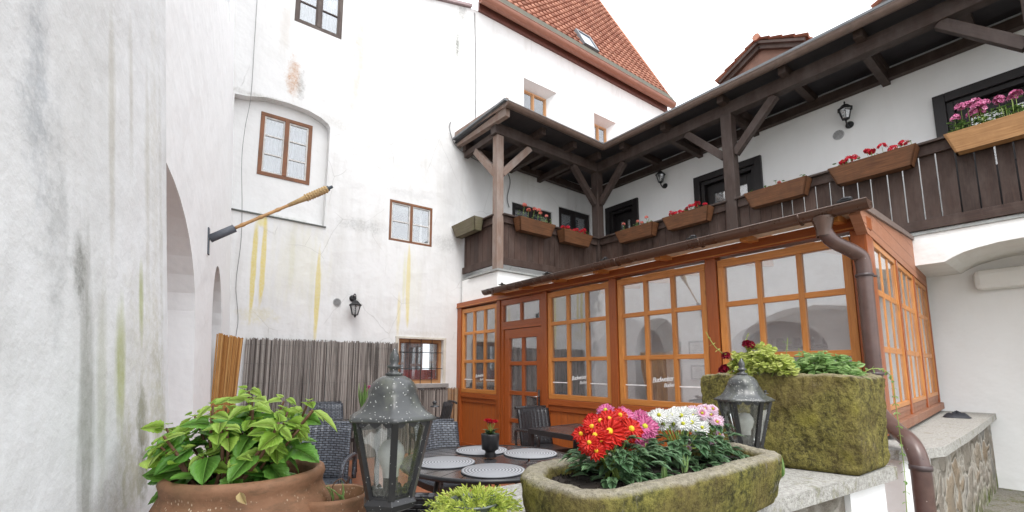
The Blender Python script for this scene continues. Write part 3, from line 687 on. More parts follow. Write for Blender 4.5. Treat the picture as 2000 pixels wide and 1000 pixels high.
# roof plane and gable dormers
mb = MB(); S2 = (X_*math.cos(R(22))+Z_*math.sin(R(22))); tiled(mb, V((6.85,-4,4.42)), Y_, S2, 11.0, 14, .33, .24)
r2 = mb.build('roof', m_tile, rb, recalc=False)
def dormer(dy, dz=0):
    az_ = 6.62+dz; dm = MB(); dm.prism(V((9.3,dy,5.1+dz)), Y_, Z_, X_, [(-.70,0),(.70,0),(.70,1.10),(0,1.47),(-.70,1.10)], [], 0, 1.0)
    o = dm.build('dormer', flat('dormer_render', (.17,.095,.07), .8, bump=.3, bs=15), rb)
    q = MB()
    for s in (1, -1):
        sv = V((0, s*.84, -.45)).normalized(); q.beam(V((9.26,dy,az_-.08)), V((9.26,dy,az_-.08))+sv*.86, .10, .09, up=V((0,-sv.z*s,abs(sv.y)))); q.beam(V((9.18,dy,az_-.01)), V((9.18,dy,az_-.01))+sv*.94, .06, .05)
    q.build('barge_board', w_gal, o)
    q = MB()
    for s in (1, -1):
        sv = V((0, s*.84, -.45)).normalized(); tiled(q, V((9.12,dy,az_+.03))+sv*.98, X_, -sv, 1.05, 4, .25, .2)
    for k in range(5): q.tube([V((9.10+.21*k,dy,az_+.08)), V((9.30+.21*k,dy,az_+.07))], [.075,.06], 8)
    q.build('dormer_roof', m_tile, o, recalc=False)
dormer(3.59); dormer(.84, -.1)

# ================================================================== WOODEN GALLERY
ga = thing('wooden_gallery', 'dark brown timber balcony with roof running round courtyard corner', 'balcony', (6.97, 6.04, 1.6))
FZ = 1.62
mb = MB(); mb.abox(4.42, 8.0, 6.04, 7.08, 1.40, 1.63); mb.abox(6.975, 8.0, -3, 6.04, 1.50, 1.62); mb.build('floor_slab', m_white, ga)
mb = MB(); mb.abox(4.36, 7.0, 5.98, 6.9, 1.632, 1.665); mb.abox(4.40,4.44,6.9,7.15,1.632,1.665); mb.build('slab_flashing', flat('slab_zinc', (.32,.33,.32), .5, bump=.3), ga)
mb = MB(); mb.abox(4.40, 7.0, 6.02, 7.15, 1.20, 1.632); mb.build('plinth', m_white, ga, bevel=.01)
posts = [(4.43, 6.06, .14, w_post, 1.665), (6.97, 6.04, .17, w_gal, 1.62), (6.97, 3.26, .17, w_gal, 1.62), (6.97, .02, .17, w_gal, 1.62)]
for x, y, w, m, z0 in posts:
    MB().abox(x-w/2, x+w/2, y-w/2, y+w/2, z0, 4.05).build('post', m, ga, bevel=.008)
mb = MB(); mb.beam((4.30,6.04,4.14), (7.06,6.04,4.14), .15, .2); mb.build('beam', w_gal, ga, bevel=.008)
mb = MB(); mb.beam((6.97,5.95,4.14), (6.97,-3,4.14), .15, .2); mb.build('beam', w_gal, ga, bevel=.008)
def brace(p, d, m):
    p = V(p); a = p+Z_*(-.68); b = p+V(d)*.62+Z_*(-.03)
    mb = MB(); dd = (b-a).normalized(); mb.beam(a, b+dd*.02, .10, .12, up=V(d).cross(Z_).cross(dd)); mb.build('brace', m, ga, bevel=.006)
brace((4.50,6.06,4.05), (1,0,0), w_post); brace((6.89,6.04,4.05), (-1,0,0), w_gal); brace((6.97,5.96,4.05), (0,-1,0), w_gal)
brace((6.97,3.34,4.05), (0,1,0), w_gal); brace((6.97,3.18,4.05), (0,-1,0), w_gal); brace((6.97,.10,4.05), (0,1,0), w_gal)
brace((4.43,6.12,4.05), (0,1,0), w_post)
# rafters and ties
ys = [5.2, 4.3, 3.26, 2.35, 1.45, .55, -.4, -1.3]
for y in ys:
    MB().beam((6.74,y,4.26), (8.0,y,4.26), .10, .12).build('rafter', w_gal, ga)
for x in (5.2, 6.0, 6.7):
    MB().beam((x,5.72,4.26), (x,7.1,4.26), .10, .12).build('rafter', w_gal, ga)
for y in (4.3, 3.26, 1.45, -.4): MB().beam((7.05,y,4.10), (8.0,y,4.10), .09, .11).build('tie_beam', w_gal, ga)
for x in (4.43, 5.5, 6.3): MB().beam((x,6.1,4.10), (x,7.12,4.10), .09, .11).build('tie_beam', w_gal, ga)
MB().beam((7.93,-3,4.16), (7.93,7.0,4.16), .10, .14).build('wall_plate', w_gal, ga)
MB().beam((4.35,7.06,4.22), (7.9,7.02,4.16), .10, .14).build('wall_plate', w_gal, ga)
mb = MB()
mb.prism(O_, X_, Y_, Z_, [(4.22,5.60),(6.66,5.60),(6.66,-3),(8,-3),(8,7.08),(4.22,7.2)], [], 4.32, 4.345); mb.build('soffit', w_dark, ga)
mb = MB(); mb.prism(O_, X_, Y_, Z_, [(4.16,5.52),(6.60,5.52),(6.60,-3),(8,-3),(8,7.05),(4.16,7.18)], [], 4.365, 4.40); mb.build('roof_cover', flat('grey_roof_felt', (.14,.15,.16), .6), ga)
# verge at left end
MB().beam((4.24,5.55,4.37), (4.24,7.2,4.47), .05, .14).build('verge_board', w_post, ga); MB().beam((4.30,5.62,4.24), (4.30,7.2,4.32), .09, .13).build('verge_beam', w_post, ga)
mb = MB(); gutter(mb, (4.20,5.55,4.35), (6.62,5.55,4.34), .07); gutter(mb, (6.62,5.55,4.34), (6.62,-3,4.28), .07)
mb.build('gutter', flat('gallery_gutter_metal', (.14,.095,.075), .35, 0, .5, bump=.2), ga, recalc=False)
# railings
def railing(name, o, U, N, L, lead, bw=.135, gap=.006, wide=None, zb=1.78, zt=2.50):
    f = MB()
    f.box(o, U, Z_, N, (0, L, zt-.02, zt+.10, .0, .04))
    ob = f.build('handrail_board', w_galr, ga, bevel=.004)
    f = MB(); f.box(o, U, Z_, N, (-.03, L+.03, zt+.10, zt+.13, -.05, .09)); f.build('handrail', w_gal, ga, bevel=.004)
    f = MB(); f.box(o, U, Z_, N, (0, L, zb-.03, zb+.09, .0, .04)); f.build('bottom_rail', w_galr, ga, bevel=.004)
    f = MB(); u = 0; i = 0
    while u < L-.02:
        gp = gap if (wide is None or u < wide) else (gap if i % 2 else .024)
        w = min(bw*(1+.12*(rnd.random()-.5)), L-u); j = rnd.random()*.004
        f.box(o, U, Z_, N, (u+gp/2, u+w-gp/2, zb, zt+.02, -.03-j, -.003-j)); u += w; i += 1
    return f.build('railing_boards', w_galr, ga)
railing('a', V((4.50,6.02,0)), X_, V((0,-1,0)), 2.38, 0)
railing('b', V((4.43,6.12,0)), Y_, V((-1,0,0)), 1.02, 0)
railing('c', V((6.955,5.95,0)), RU, RN, 2.60, 0, zb=1.63)
railing('d', V((6.955,3.17,0)), RU, RN, 3.06, 0, bw=.15, wide=.5, zb=1.63)
railing('e', V((6.955,-.07,0)), RU, RN, 2.5, 0, bw=.15, zb=1.63)

# flower boxes
boxg = 'wooden flower boxes on the gallery rail'
def flower_box(c, U, N, L, mat, label, h=.22, tw=.20, bwd=.14, tilt=.0):
    c = V(c); t = thing('flower_box', label, 'planter', c, boxg)
    mb = MB(); tk = .018
    # front, back, ends, bottom with slanted sides; trapezoid front (ends lean outwards)
    def P(u, v, n): return c+U*u+Z_*v+N*n
    def slab(q, d):
        a = mb.add([*q, *[p+d for p in q]]); 
        Lq = (q[1]-q[0]).length; r1 = rnd.random()*9; uvq = [(r1,0),(r1+Lq,0),(r1+Lq,.2),(r1,.2)]
        mb.face([a,a+1,a+2,a+3], uvq); mb.face([a+7,a+6,a+5,a+4], [(u,v) for u,v in uvq[::-1]])
        for i in range(4): j = (i+1) % 4; mb.face([a+i,a+4+i,a+4+j,a+j], [(r1,0),(r1,.02),(r1+.2,.02),(r1+.2,0)])
    e = .07
    slab([P(-L/2+e,0,bwd), P(L/2-e,0,bwd), P(L/2,h,tw), P(-L/2,h,tw)], N*-tk)
    slab([P(-L/2+e,0,0), P(L/2-e,0,0), P(L/2,h,0), P(-L/2,h,0)], N*tk)
    slab([P(-L/2+e,0,0), P(-L/2+e,0,bwd), P(-L/2,h,tw), P(-L/2,h,0)], U*tk)
    slab([P(L/2-e,0,0), P(L/2-e,0,bwd), P(L/2,h,tw), P(L/2,h,0)], U*-tk)
    slab([P(-L/2+e,0,0), P(L/2-e,0,0), P(L/2-e,0,bwd), P(-L/2+e,0,bwd)], Z_*tk)
    mb.build('box', mat, t)
    s = MB(); s.box(c, U, Z_, N, (-L/2+.04, L/2-.04, h-.06, h-.045, .02, tw-.03)); s.build('soil', m_soil, t)
    s = MB()
    for u in (-L*.3, L*.3): s.box(c, U, Z_, N, (u-.012, u+.012, h-.02, h+.01, -.10, .02))
    s.build('bracket', m_black, t)
    return t
def cluster(mb, c, r, n, s, rng):
    for _ in range(n):
        v = V((rng.gauss(0,1), rng.gauss(0,1), abs(rng.gauss(0,.8)))).normalized()
        p = V(c)+v*r*rng.uniform(.5, 1)
        t_ = v.orthogonal().normalized(); k = rng.random()*6.28
        for j in range(4):
            a = k+j*1.57; d = (t_*math.cos(a)+v.cross(t_)*math.sin(a)+v*.35)
            mb.leaf(p, d, v, s, s*.9, 3, .1, .1, shape=.9)
def geranium(c, U, N, L, pet, nfl, label, seed, h=.14, nleaf=110, lm=None, fr=.035, fh=(.03,.10), gap=None, fs=.026):
    rng = random.Random(seed); c = V(c); t = thing('geranium', label, 'flowers', c, 'geraniums in the gallery boxes')
    fo = MB(); st = MB(); fl = []
    def okk(u): return gap is None or any(a <= u/L+.5 <= b for a, b in gap)
    n = 0
    while n < nleaf:
        u = rng.uniform(-L/2+.05, L/2-.05)
        if not okk(u): continue
        n += 1
        p = c+U*u+N*rng.uniform(-.02, .12)+Z_*rng.uniform(-.02, h*(.4+.6*rng.random()))
        if rng.random() < .25: st.tube([c+U*u+Z_*-.04+N*.05, p], .003, 4)
        d = V((rng.gauss(0,1), rng.gauss(0,1), rng.uniform(-.2,.6))); s = rng.uniform(.022,.042)
        for k in (-.5, 0, .5):
            dd = d.normalized(); sdv = dd.cross(Z_).normalized() if abs(dd.z) < .95 else X_
            fo.leaf(p, dd+sdv*k, Z_, s, s*.75, 3, .2, .15, shape=.9)
    fo.build('foliage', lm or l_ger, t, recalc=False)
    if st.v: st.build('stem', l_gstem, t)
    for i in range(nfl):
        u = -L/2+.06+(L-.12)*(i+.5)/nfl+rng.uniform(-.03,.03)
        if not okk(u): u = (gap[i % len(gap)][0]+gap[i % len(gap)][1])/2*L-L/2+rng.uniform(-.04,.04)
        z = h*.7+rng.uniform(*fh); p = c+U*u+N*rng.uniform(.0,.12)+Z_*z
        m = MB(); cluster(m, p, fr*rng.uniform(.65,1.15), 16, fs, rng); m.build('flower_head', pet, t, recalc=False)
        MB().tube([c+U*u+N*.04, p], .0025, 4).build('flower_stalk', l_gstem, t)
    return t
NY = V((0,-1,0))
boxes = [
 ((4.36,6.78,2.42), Y_, RN, .78, w_boxg, 'mossy empty flower box at left end of gallery, facing the house wall', None),
 ((5.10,5.97,2.36), X_, NY, .84, w_box, 'brown flower box with tall coral geraniums beside leftmost gallery post', (p_cor, 6, 'thin pale coral geraniums standing tall in the box by leftmost gallery post', 70, l_gerp, .032, (.06,.14), None)),
 ((6.12,5.97,2.34), X_, NY, .80, w_box, 'brown flower box full of red geraniums just left of gallery corner post', (p_geo, 10, 'dense red geraniums just left of gallery corner post', 120, l_ger, .055, (-.02,.03), None)),
 ((6.90,4.98,2.36), RU, RN, .84, w_box, 'brown flower box just right of gallery corner post with sparse geraniums', (p_cor, 4, 'sparse orange geraniums with gaps just right of gallery corner post', 80, l_gerp, .03, (.02,.08), [(0,.2),(.45,.65),(.8,1)])),
 ((6.90,3.95,2.36), RU, RN, .84, w_box, 'brown flower box of red geraniums just left of middle gallery post', (p_geo, 9, 'row of bright red geraniums just left of middle gallery post', 90, l_ger, .05, (-.02,.04), None)),
 ((6.90,2.56,2.36), RU, RN, .84, w_box, 'brown flower box holding green leaves only, right of middle gallery post', (p_cor, 1, 'straggly green geranium almost without flowers right of middle gallery post', 80, l_ger, .012, (.0,.02), None)),
 ((6.90,1.46,2.36), RU, RN, .88, w_box, 'brown flower box of red geraniums above conservatory corner downpipe', (p_geo, 8, 'red geraniums in the box above conservatory downpipe', 90, l_ger, .05, (-.02,.05), None)),
 ((6.90,.30,2.36), RU, RN, .98, w_boxl, 'light honey coloured flower box at right edge of view', (p_gpk, 16, 'tall pink geraniums in the honey coloured box at right edge', 330, l_ger, .045, (.0,.15), [(0,.62)])),
]
for i, (c, U, N, L, m, lab, fl) in enumerate(boxes):
    flower_box(c, U, N, L, m, lab)
    if fl: geranium(V(c)+Z_*.19+N*.05, U, N, L, fl[0], fl[1], fl[2], 20+i, h=.24 if i == 7 else .18 if i == 1 else .12, nleaf=fl[3], lm=fl[4], fr=fl[5], fh=fl[6], gap=fl[7], fs=.03 if i == 7 else .024)

# ================================================================== CONSERVATORY
cv = thing('conservatory', 'orange stained timber conservatory with many small panes and brown gutter', 'conservatory', (4.37, 4.1, GZ))
CXF = 4.37
def cf(y, z, n=0): return V((CXF-n, y, z))
def gridwin(o, U, N, w, z0, z1, cols, rows, parent=cv, name='window', fr=.062, mun=.045, wf=w_or, lab=None, pane=g_pane, th=.055, pn=-.022):
    """rows: list of (glass z0, glass z1) absolute; cols: number of panes"""
    f = MB(); O = V(o); O.z = 0
    f.box(O, U, Z_, N, (0, w, z0, rows[0][0], -th, .012)); f.box(O, U, Z_, N, (0, w, rows[-1][1], z1, -th, .012))
    f.box(O, U, Z_, N, (0, fr, rows[0][0], rows[-1][1], -th, .012)); f.box(O, U, Z_, N, (w-fr, w, rows[0][0], rows[-1][1], -th, .012))
    gw = (w-2*fr-mun*(cols-1))/cols
    for i in range(1, cols):
        a = fr+i*gw+(i-1)*mun; f.box(O, U, Z_, N, (a, a+mun, rows[0][0], rows[-1][1], -th+.01, .004))
    for i in range(1, len(rows)):
        for c in range(cols):
            a = fr+c*(gw+mun); f.box(O, U, Z_, N, (a, a+gw, rows[i-1][1], rows[i][0], -th+.01, .002))
    ob = f.build(name, wf, parent, bevel=.004)
    if lab: ob['label'] = lab
    p = MB()
    for (a0, a1) in rows:
        for c in range(cols):
            a = fr+c*(gw+mun); p.box(O, U, Z_, N, (a-.004, a+gw+.004, a0-.004, a1+.004, pn-.006, pn))
    p.build('pane', pane, ob)
    s = MB(); zz = rows[0][0]+.155
    for c in range(cols):
        a = fr+c*(gw+mun)
        if c != 1: s.box(O, U, Z_, N, (a, a+gw, zz, zz+.013, -.021, -.0195))
    if name == 'window' and len(rows) == 3: s.build('sticker_line', m_white_st, ob)
    return ob, fr+(gw+mun), gw
rows3 = [(-.35,.10),(.15,.60),(.65,1.00)]
def lettering(ob, O, U, N, u, z, w):
    for txt, sz, du, dz in (('Budweiser', w/4.15, 0, 0), ('Budvar', w/5.6, w*.45, -.047)):
        cu = bpy.data.curves.new('lettering', 'FONT'); cu.body = txt; cu.size = sz; cu.shear = .35; cu.offset = sz*.013; cu.space_character = .82
        tmp = bpy.data.objects.new('tmp', cu); C.objects.link(tmp)
        bpy.context.view_layer.update()
        me = bpy.data.meshes.new_from_object(tmp); bpy.data.objects.remove(tmp)
        mtx = Matrix((( U.x, 0, N.x, 0), (U.y, 0, N.y, 0), (0, 1, 0, 0), (0,0,0,1)))
        rot = Matrix.Rotation(R(6), 4, 'Z')
        me.transform(mtx @ rot)
        o = V(O); o.z = 0; off = o+U*(u+du)+Z_*(z+dz)-N*.018-wloc(ob)
        me.transform(Matrix.Translation(off)); me.materials.append(m_white_st)
        q = bpy.data.objects.new('lettering', me); C.objects.link(q); q.parent = ob
U0 = RU; N0 = RN
for (ya, yb_) in ((7.06, 5.98), (4.75, 3.63), (3.50, 2.37), (2.24, 1.13)):
    z1 = 1.07
    ob, uu, gw = gridwin((CXF, ya, 0), U0, N0, ya-yb_, -.415, z1, 3, rows3)
    if yb_ > 2: lettering(ob, (CXF, ya, 0), U0, N0, uu+gw*.05, -.155, gw*1.05)
# posts, beams
for (a, b) in ((7.22,7.07),(5.97,5.88),(4.86,4.76),(3.62,3.51),(2.36,2.25)):
    MB().abox(CXF-.03, CXF+.09, b, a, GZ+.006, 1.10).build('post', w_red, cv, bevel=.004)
MB().abox(CXF-.035, CXF+.09, 1.01, 1.12, -.50, 1.10).build('corner_post', w_red, cv, bevel=.004)
mb = MB(); mb.abox(CXF-.045, CXF+.09, 1.0, 7.22, 1.101, 1.20); mb.build('top_beam', w_red, cv, bevel=.004)
mb = MB(); mb.abox(CXF-.055, CXF-.046, 1.0, 7.2, 1.115, 1.125); mb.build('beam_moulding', w_or, cv)
# base panels
for (a, b) in ((7.07,5.97),(4.76,3.62),(3.51,2.36),(2.25,1.12)):
    mb = MB(); mb.box(V((CXF,a,0)), U0, Z_, N0, (0, a-b, GZ+.006, -.58, -.06, -.02)); 
    # boards vertical: swap uv so that seams run upwards
    for i in range(len(mb.uv)): mb.uv[i] = [(v, u) for (u, v) in mb.uv[i]]
    mb.build('base_panel', w_base, cv)
    mb = MB(); mb.box(V((CXF,a,0)), U0, Z_, N0, (0, a-b, -.58, -.50, -.06, .0)); mb.box(V((CXF,a,0)), U0, Z_, N0, (0, a-b, -.50, -.418, -.06, .018)); mb.build('window_rail', w_red, cv, bevel=.005)
    mb = MB(); mb.box(V((CXF,a,0)), U0, Z_, N0, (0, a-b, GZ+.007, GZ+.12, -.06, .0)); mb.build('base_rail', w_red, cv, bevel=.005)
# transom + door
gridwin((CXF,5.87,0), U0, N0, 1.0, .66, 1.095, 2, [(.74,1.01)], name='transom_window', wf=w_red)
ob, _, _ = gridwin((CXF+.02,5.80,0), U0, N0, .90, GZ+.03, .615, 2, [(-1.14,-.82),(-.76,-.40),(-.34,.05),(.11,.47)], name='door', fr=.12, wf=w_red, mun=.05)
mb = MB(); mb.box(V((CXF,5.87,0)), U0, Z_, N0, (0,.065,GZ+.01,.66,-.07,.01)); mb.box(V((CXF,5.87,0)), U0, Z_, N0, (.975,1.01,GZ+.01,.66,-.07,.01)); mb.box(V((CXF,5.87,0)), U0, Z_, N0, (.065,.975,.62,.66,-.07,.01)); mb.build('door_frame', w_red, cv)
h = MB(); h.abox(CXF-.004,CXF+.0,4.94,4.985,-.62,-.30); h.tube([(CXF-.01,4.962,-.40),(CXF-.05,4.962,-.40),(CXF-.055,5.0,-.40),(CXF-.055,5.09,-.405)], .009, 8); h.build('handle', m_steel, ob)
mb = MB(); mb.abox(CXF-.002,CXF+.03,4.862,4.885,-1.2,.0); mb.build('lock_strip', m_white_st, cv)
# roof, rafter tails, gutter
RSL = (V((6.97,0,1.56))-V((4.08,0,1.33))).normalized()
mb = MB(); ra_ = math.atan(.335/2.91); mb.prism(V((4.05,0,1.235)), V((math.cos(ra_),0,math.sin(ra_))), Y_, V((-math.sin(ra_),0,math.cos(ra_))), [(0,1.02),(2.92,1.23),(2.92,6.0),(0,5.86)], [], 0, .02)
def polymat():
    t = NT('twinwall_sheet'); d = t.n('ShaderNodeBsdfDiffuse', {'Color': (.78,.77,.72)}); tr = t.n('ShaderNodeBsdfTransparent', {'Color': (.85,.86,.86)}); tl = t.n('ShaderNodeBsdfTranslucent', {'Color': (.8,.8,.78)})
    a = t.n('ShaderNodeMixShader', {0: .5, 1: d.outputs[0], 2: tl.outputs[0]}); b = t.n('ShaderNodeMixShader', {0: .5, 1: a.outputs[0], 2: tr.outputs[0]})
    t.t.links.new(b.outputs[0], t.out.inputs[0]); return t.m
mb.build('roof', polymat(), cv)
mb = MB(); mb.abox(4.10,4.32,1.03,5.9,1.205,1.232); mb.build('eave_board', m_polyc, cv)
MB().beam((4.10,1.16,1.185),(4.8,1.16,1.265),.07,.085).build('rafter', w_or, cv)
for y in (5.75, 5.05, 4.35, 3.62, 2.75, 1.85):
    MB().beam((4.10,y,1.185),(6.9,y,1.505),.07,.085).build('rafter', w_or, cv)
mb = MB(); gutter(mb, (4.02,.90,1.225),(4.02,5.84,1.215), .068); 
for y in (5.2,4.2,3.2,2.2,1.35): mb.tube([(4.02+.072*math.cos(a),y,1.22+.072*math.sin(a)) for a in [math.pi+math.pi*i/8 for i in range(9)]], .007, 6)
gu = mb.build('gutter', m_zinc, cv, recalc=False)
for y in (5.4,4.4,3.4,2.3,1.05):
    mb = MB(); mb.tube([(4.00,y-.05,1.265),(4.02,y,1.28),(4.06,y+.05,1.275)], .012, 5); mb.abox(3.99,4.06,y-.045,y+.045,1.252,1.262)
    mb.build('gutter_clip', m_black, gu)
# side wall
SA = math.atan(.073); SU = V((math.cos(SA), math.sin(SA), 0)); SN_ = V((math.sin(SA), -math.cos(SA), 0)); SO = V((4.43,1.03,0))
for k in range(3):
    gridwin(SO+SU*(.10+k*1.13), SU, SN_, 1.05, -.33, 1.05, 3, [(-.29,.13),(.18,.60),(.65,1.0)], fr=.05, mun=.03, th=.05, pn=-.004)
    MB().box(SO, SU, Z_, SN_, (.02+k*1.13, .10+k*1.13, -.50, 1.05, -.06, .02)).build('post', w_red, cv, bevel=.003)
    mb = MB()
    for r in range(2): mb.box(SO, SU, Z_, SN_, (.10+k*1.13, 1.13+k*1.13+.02, -.42+r*.045, -.378+r*.045, -.05, .004+.004*r))
    mb.build('side_board', w_sill, cv)
MB().box(SO, SU, Z_, SN_, (3.41, 3.47, -.50, 1.05, -.06, .02)).build('post', w_red, cv)
MB().box(SO, SU, Z_, SN_, (-.02, 3.47, -.50, -.422, -.08, .05)).build('side_sill', w_sill, cv, bevel=.005)
mb = MB(); mb.prism(SO, SU, Z_, SN_, [(-.30,1.17),(-.10,1.055),(3.47,1.055),(3.47,1.60),(2.54,1.508),(-.30,1.212)], [], -.05, .022); mb.uv = [[(b_, a_) for a_, b_ in q_] for q_ in mb.uv]; mb.build('side_fascia', wood('weathered_fascia_wood', (.33,.13,.07), (.46,.22,.13), .4, .6, .5, (.40,.2,.13), .3, .3, boards=.14), cv)
mb = MB(); mb.prism(SO, SU, Z_, SN_, [(-.38,1.205),(2.54,1.51),(2.54,1.555),(-.38,1.265)], [], -.06, .04); mb.build('verge_trim', flat('grey_verge_trim', (.20,.15,.13), .5, bump=.3), cv)
# downpipe
dp = thing('downpipe', 'brown rain downpipe curving round conservatory corner to the ground', 'drainpipe', (4.0, 1.2, GZ))
pth = smooth_path([(4.02,1.20,1.18),(4.02,1.20,1.08),(4.06,1.16,.98),(4.20,1.06,.89),(4.245,1.03,.82),(4.25,1.03,.6),(4.25,1.03,.2),(4.25,1.03,-.20),(4.20,1.02,-.30),(4.02,.90,-.40),(3.84,.78,-.47),(3.77,.735,-.58),(3.765,.73,-.75),(3.765,.73,GZ)], 5)
MB().tube(pth, .052, 18).build('pipe', m_pipe, dp)
mb = MB(); mb.lathe((4.02,1.20,1.02), [(.054,0),(.055,.06),(.074,.13),(.076,.15)], 18); mb.build('funnel', m_zinc, dp)
mb = MB()
for (x,y,z) in ((4.25,1.03,.70),(4.25,1.03,-.05)): mb.lathe((x,y,z), [(.054,0),(.060,.002),(.060,.022),(.054,.024)], 18); mb.tube([(x+.05,y-.03,z+.012),(x+.10,y-.05,z+.012)], .010, 6)
for z in (-.62,-.92): mb.lathe((3.765,.73,z), [(.053,0),(.058,.002),(.058,.03),(.053,.032)], 18)
mb.build('pipe_collar', flat('collar_metal', (.07,.05,.05), .4), dp)
# interior items
for (y, z, w, hh, lab, hv) in ((3.98,.30,.30,.30,'framed sheet of handwriting on white pier inside conservatory', .2),(3.98,-.06,.26,.24,'small framed sheet of print hanging lower on pier inside conservatory', .4)):
    t = thing('picture_frame', lab, 'picture', (6.93,y,z), 'pictures inside the conservatory')
    f = MB(); f.abox(6.94,6.965,y-w/2,y+w/2,z-hh/2,z+hh/2); f.build('frame', m_lantf, t)
    f = MB(); f.abox(6.935,6.939,y-w/2+.03,y+w/2-.03,z-hh/2+.03,z+hh/2-.03); f.build('paper', flat('paper', (.7,.7,.68), .8), t)
    f = MB(); rg = random.Random(int(y*9+z*50))
    for i in range(7): f.abox(6.932,6.9345,y-w/2+.06,y+w/2-.06-rg.random()*.04,z-hh/2+.05+i*(hh-.1)/7,z-hh/2+.056+i*(hh-.1)/7)
    f.build('writing', m_lantf, t)
for i in range(5):
    y = 2.35+i*.2+.03*(i % 2); mb = MB(); mb.lathe((7.6,y,.341), [(.03,0),(.055,.0),(.06,.06),(.05,.12),(.045,.12)], 14, cap=True)
    tag(mb.build('beer_mug', m_door_ := w_door), 'dark stoneware mug in the row of mugs on the shelf behind conservatory arch', 'mug', 'mugs on the shelf')

# ================================================================== LOW WALLS
pw = thing('conservatory_base_wall', 'rubble and plaster wall with worn stone coping under conservatory side', 'wall', (5, .95, GZ))
mb = MB(); mb.prism(O_, X_, Y_, Z_, [(4.32,.78),(8.0,.86),(8.0,1.30),(4.32,1.10)], [], GZ, -.60); mb.build('rubble', m_rub, pw)
mb = MB(); mb.prism(O_, X_, Y_, Z_, [(3.97,.86),(4.315,.78),(4.315,1.12),(4.33,2.3),(3.97,2.3)], [], GZ, -.60); mb.build('pier', m_pier, pw, bevel=.03)
mb = MB(); rg = random.Random(5)
pts = [(3.91,1.6),(3.90,.86),(4.02,.79),(4.35,.70),(5.2,.715),(5.24,.712),(6.5,.75),(8.0,.80),(8.0,1.33),(4.3,1.06),(4.3,1.6)]
mb.prism(O_, X_, Y_, Z_, pts, [], -.60, -.535); mb.build('coping', m_cope, pw, bevel=.012)
lw_ = thing('ledge_wall', 'low rubble garden wall with lichened coping slabs under troughs and lanterns', 'wall', (1.4, .9, GZ))
def lp(x, y): return (x, y)
mb = MB(); mb.prism(O_, X_, Y_, Z_, [(-.25,.93),(1.157,.695),(2.44,.548),(2.50,1.16),(.95,1.30),(.445,1.12),(.18,1.06),(-.25,1.02)], [], -.45, -.40); mb.build('coping', m_cope, lw_, bevel=.008)
mb = MB(); mb.prism(O_, X_, Y_, Z_, [(-.2,.96),(1.16,.75),(2.10,.64),(2.14,1.12),(.95,1.24),(.445,1.08),(.18,1.04),(-.2,1.01)], [], GZ, -.45); mb.build('rubble', m_rub, lw_)
mb = MB(); mb.prism(O_, X_, Y_, Z_, [(2.10,.62),(2.40,.585),(2.44,1.1),(2.14,1.1)], [], GZ, -.452); mb.build('pier', m_pier, lw_)
mb = MB(); mb.prism(O_, X_, Y_, Z_, [(-.35,1.125),(.95,1.31),(.9,1.75),(-.35,1.8)], [], GZ, -.84); mb.build('step', m_rub, lw_)

rgc = random.Random(9); mb = MB(); cc = V((7.0,1.0,-.535)); A_ = []
for j in range(7):
    for i in range(13):
        a = 2*math.pi*i/12; r = .13*j/6*(1+.25*math.sin(3*a+1)); A_.append(cc+V((math.cos(a)*r, math.sin(a)*r*.8, .006+.05*max(0, 1-j/6)**.5*(1+.5*math.sin(5*a+j)) if j < 6 else .004)))
b0 = mb.add(A_)
for j in range(6):
    for i in range(12): mb.face([b0+j*13+i, b0+j*13+i+1, b0+(j+1)*13+i+1, b0+(j+1)*13+i], None, 0, True)
tag(mb.build('cloth', flat('black_cloth', (.02,.022,.03), .6), merge=True), 'crumpled black cloth lying on the stone coping by the white wall', 'cloth')

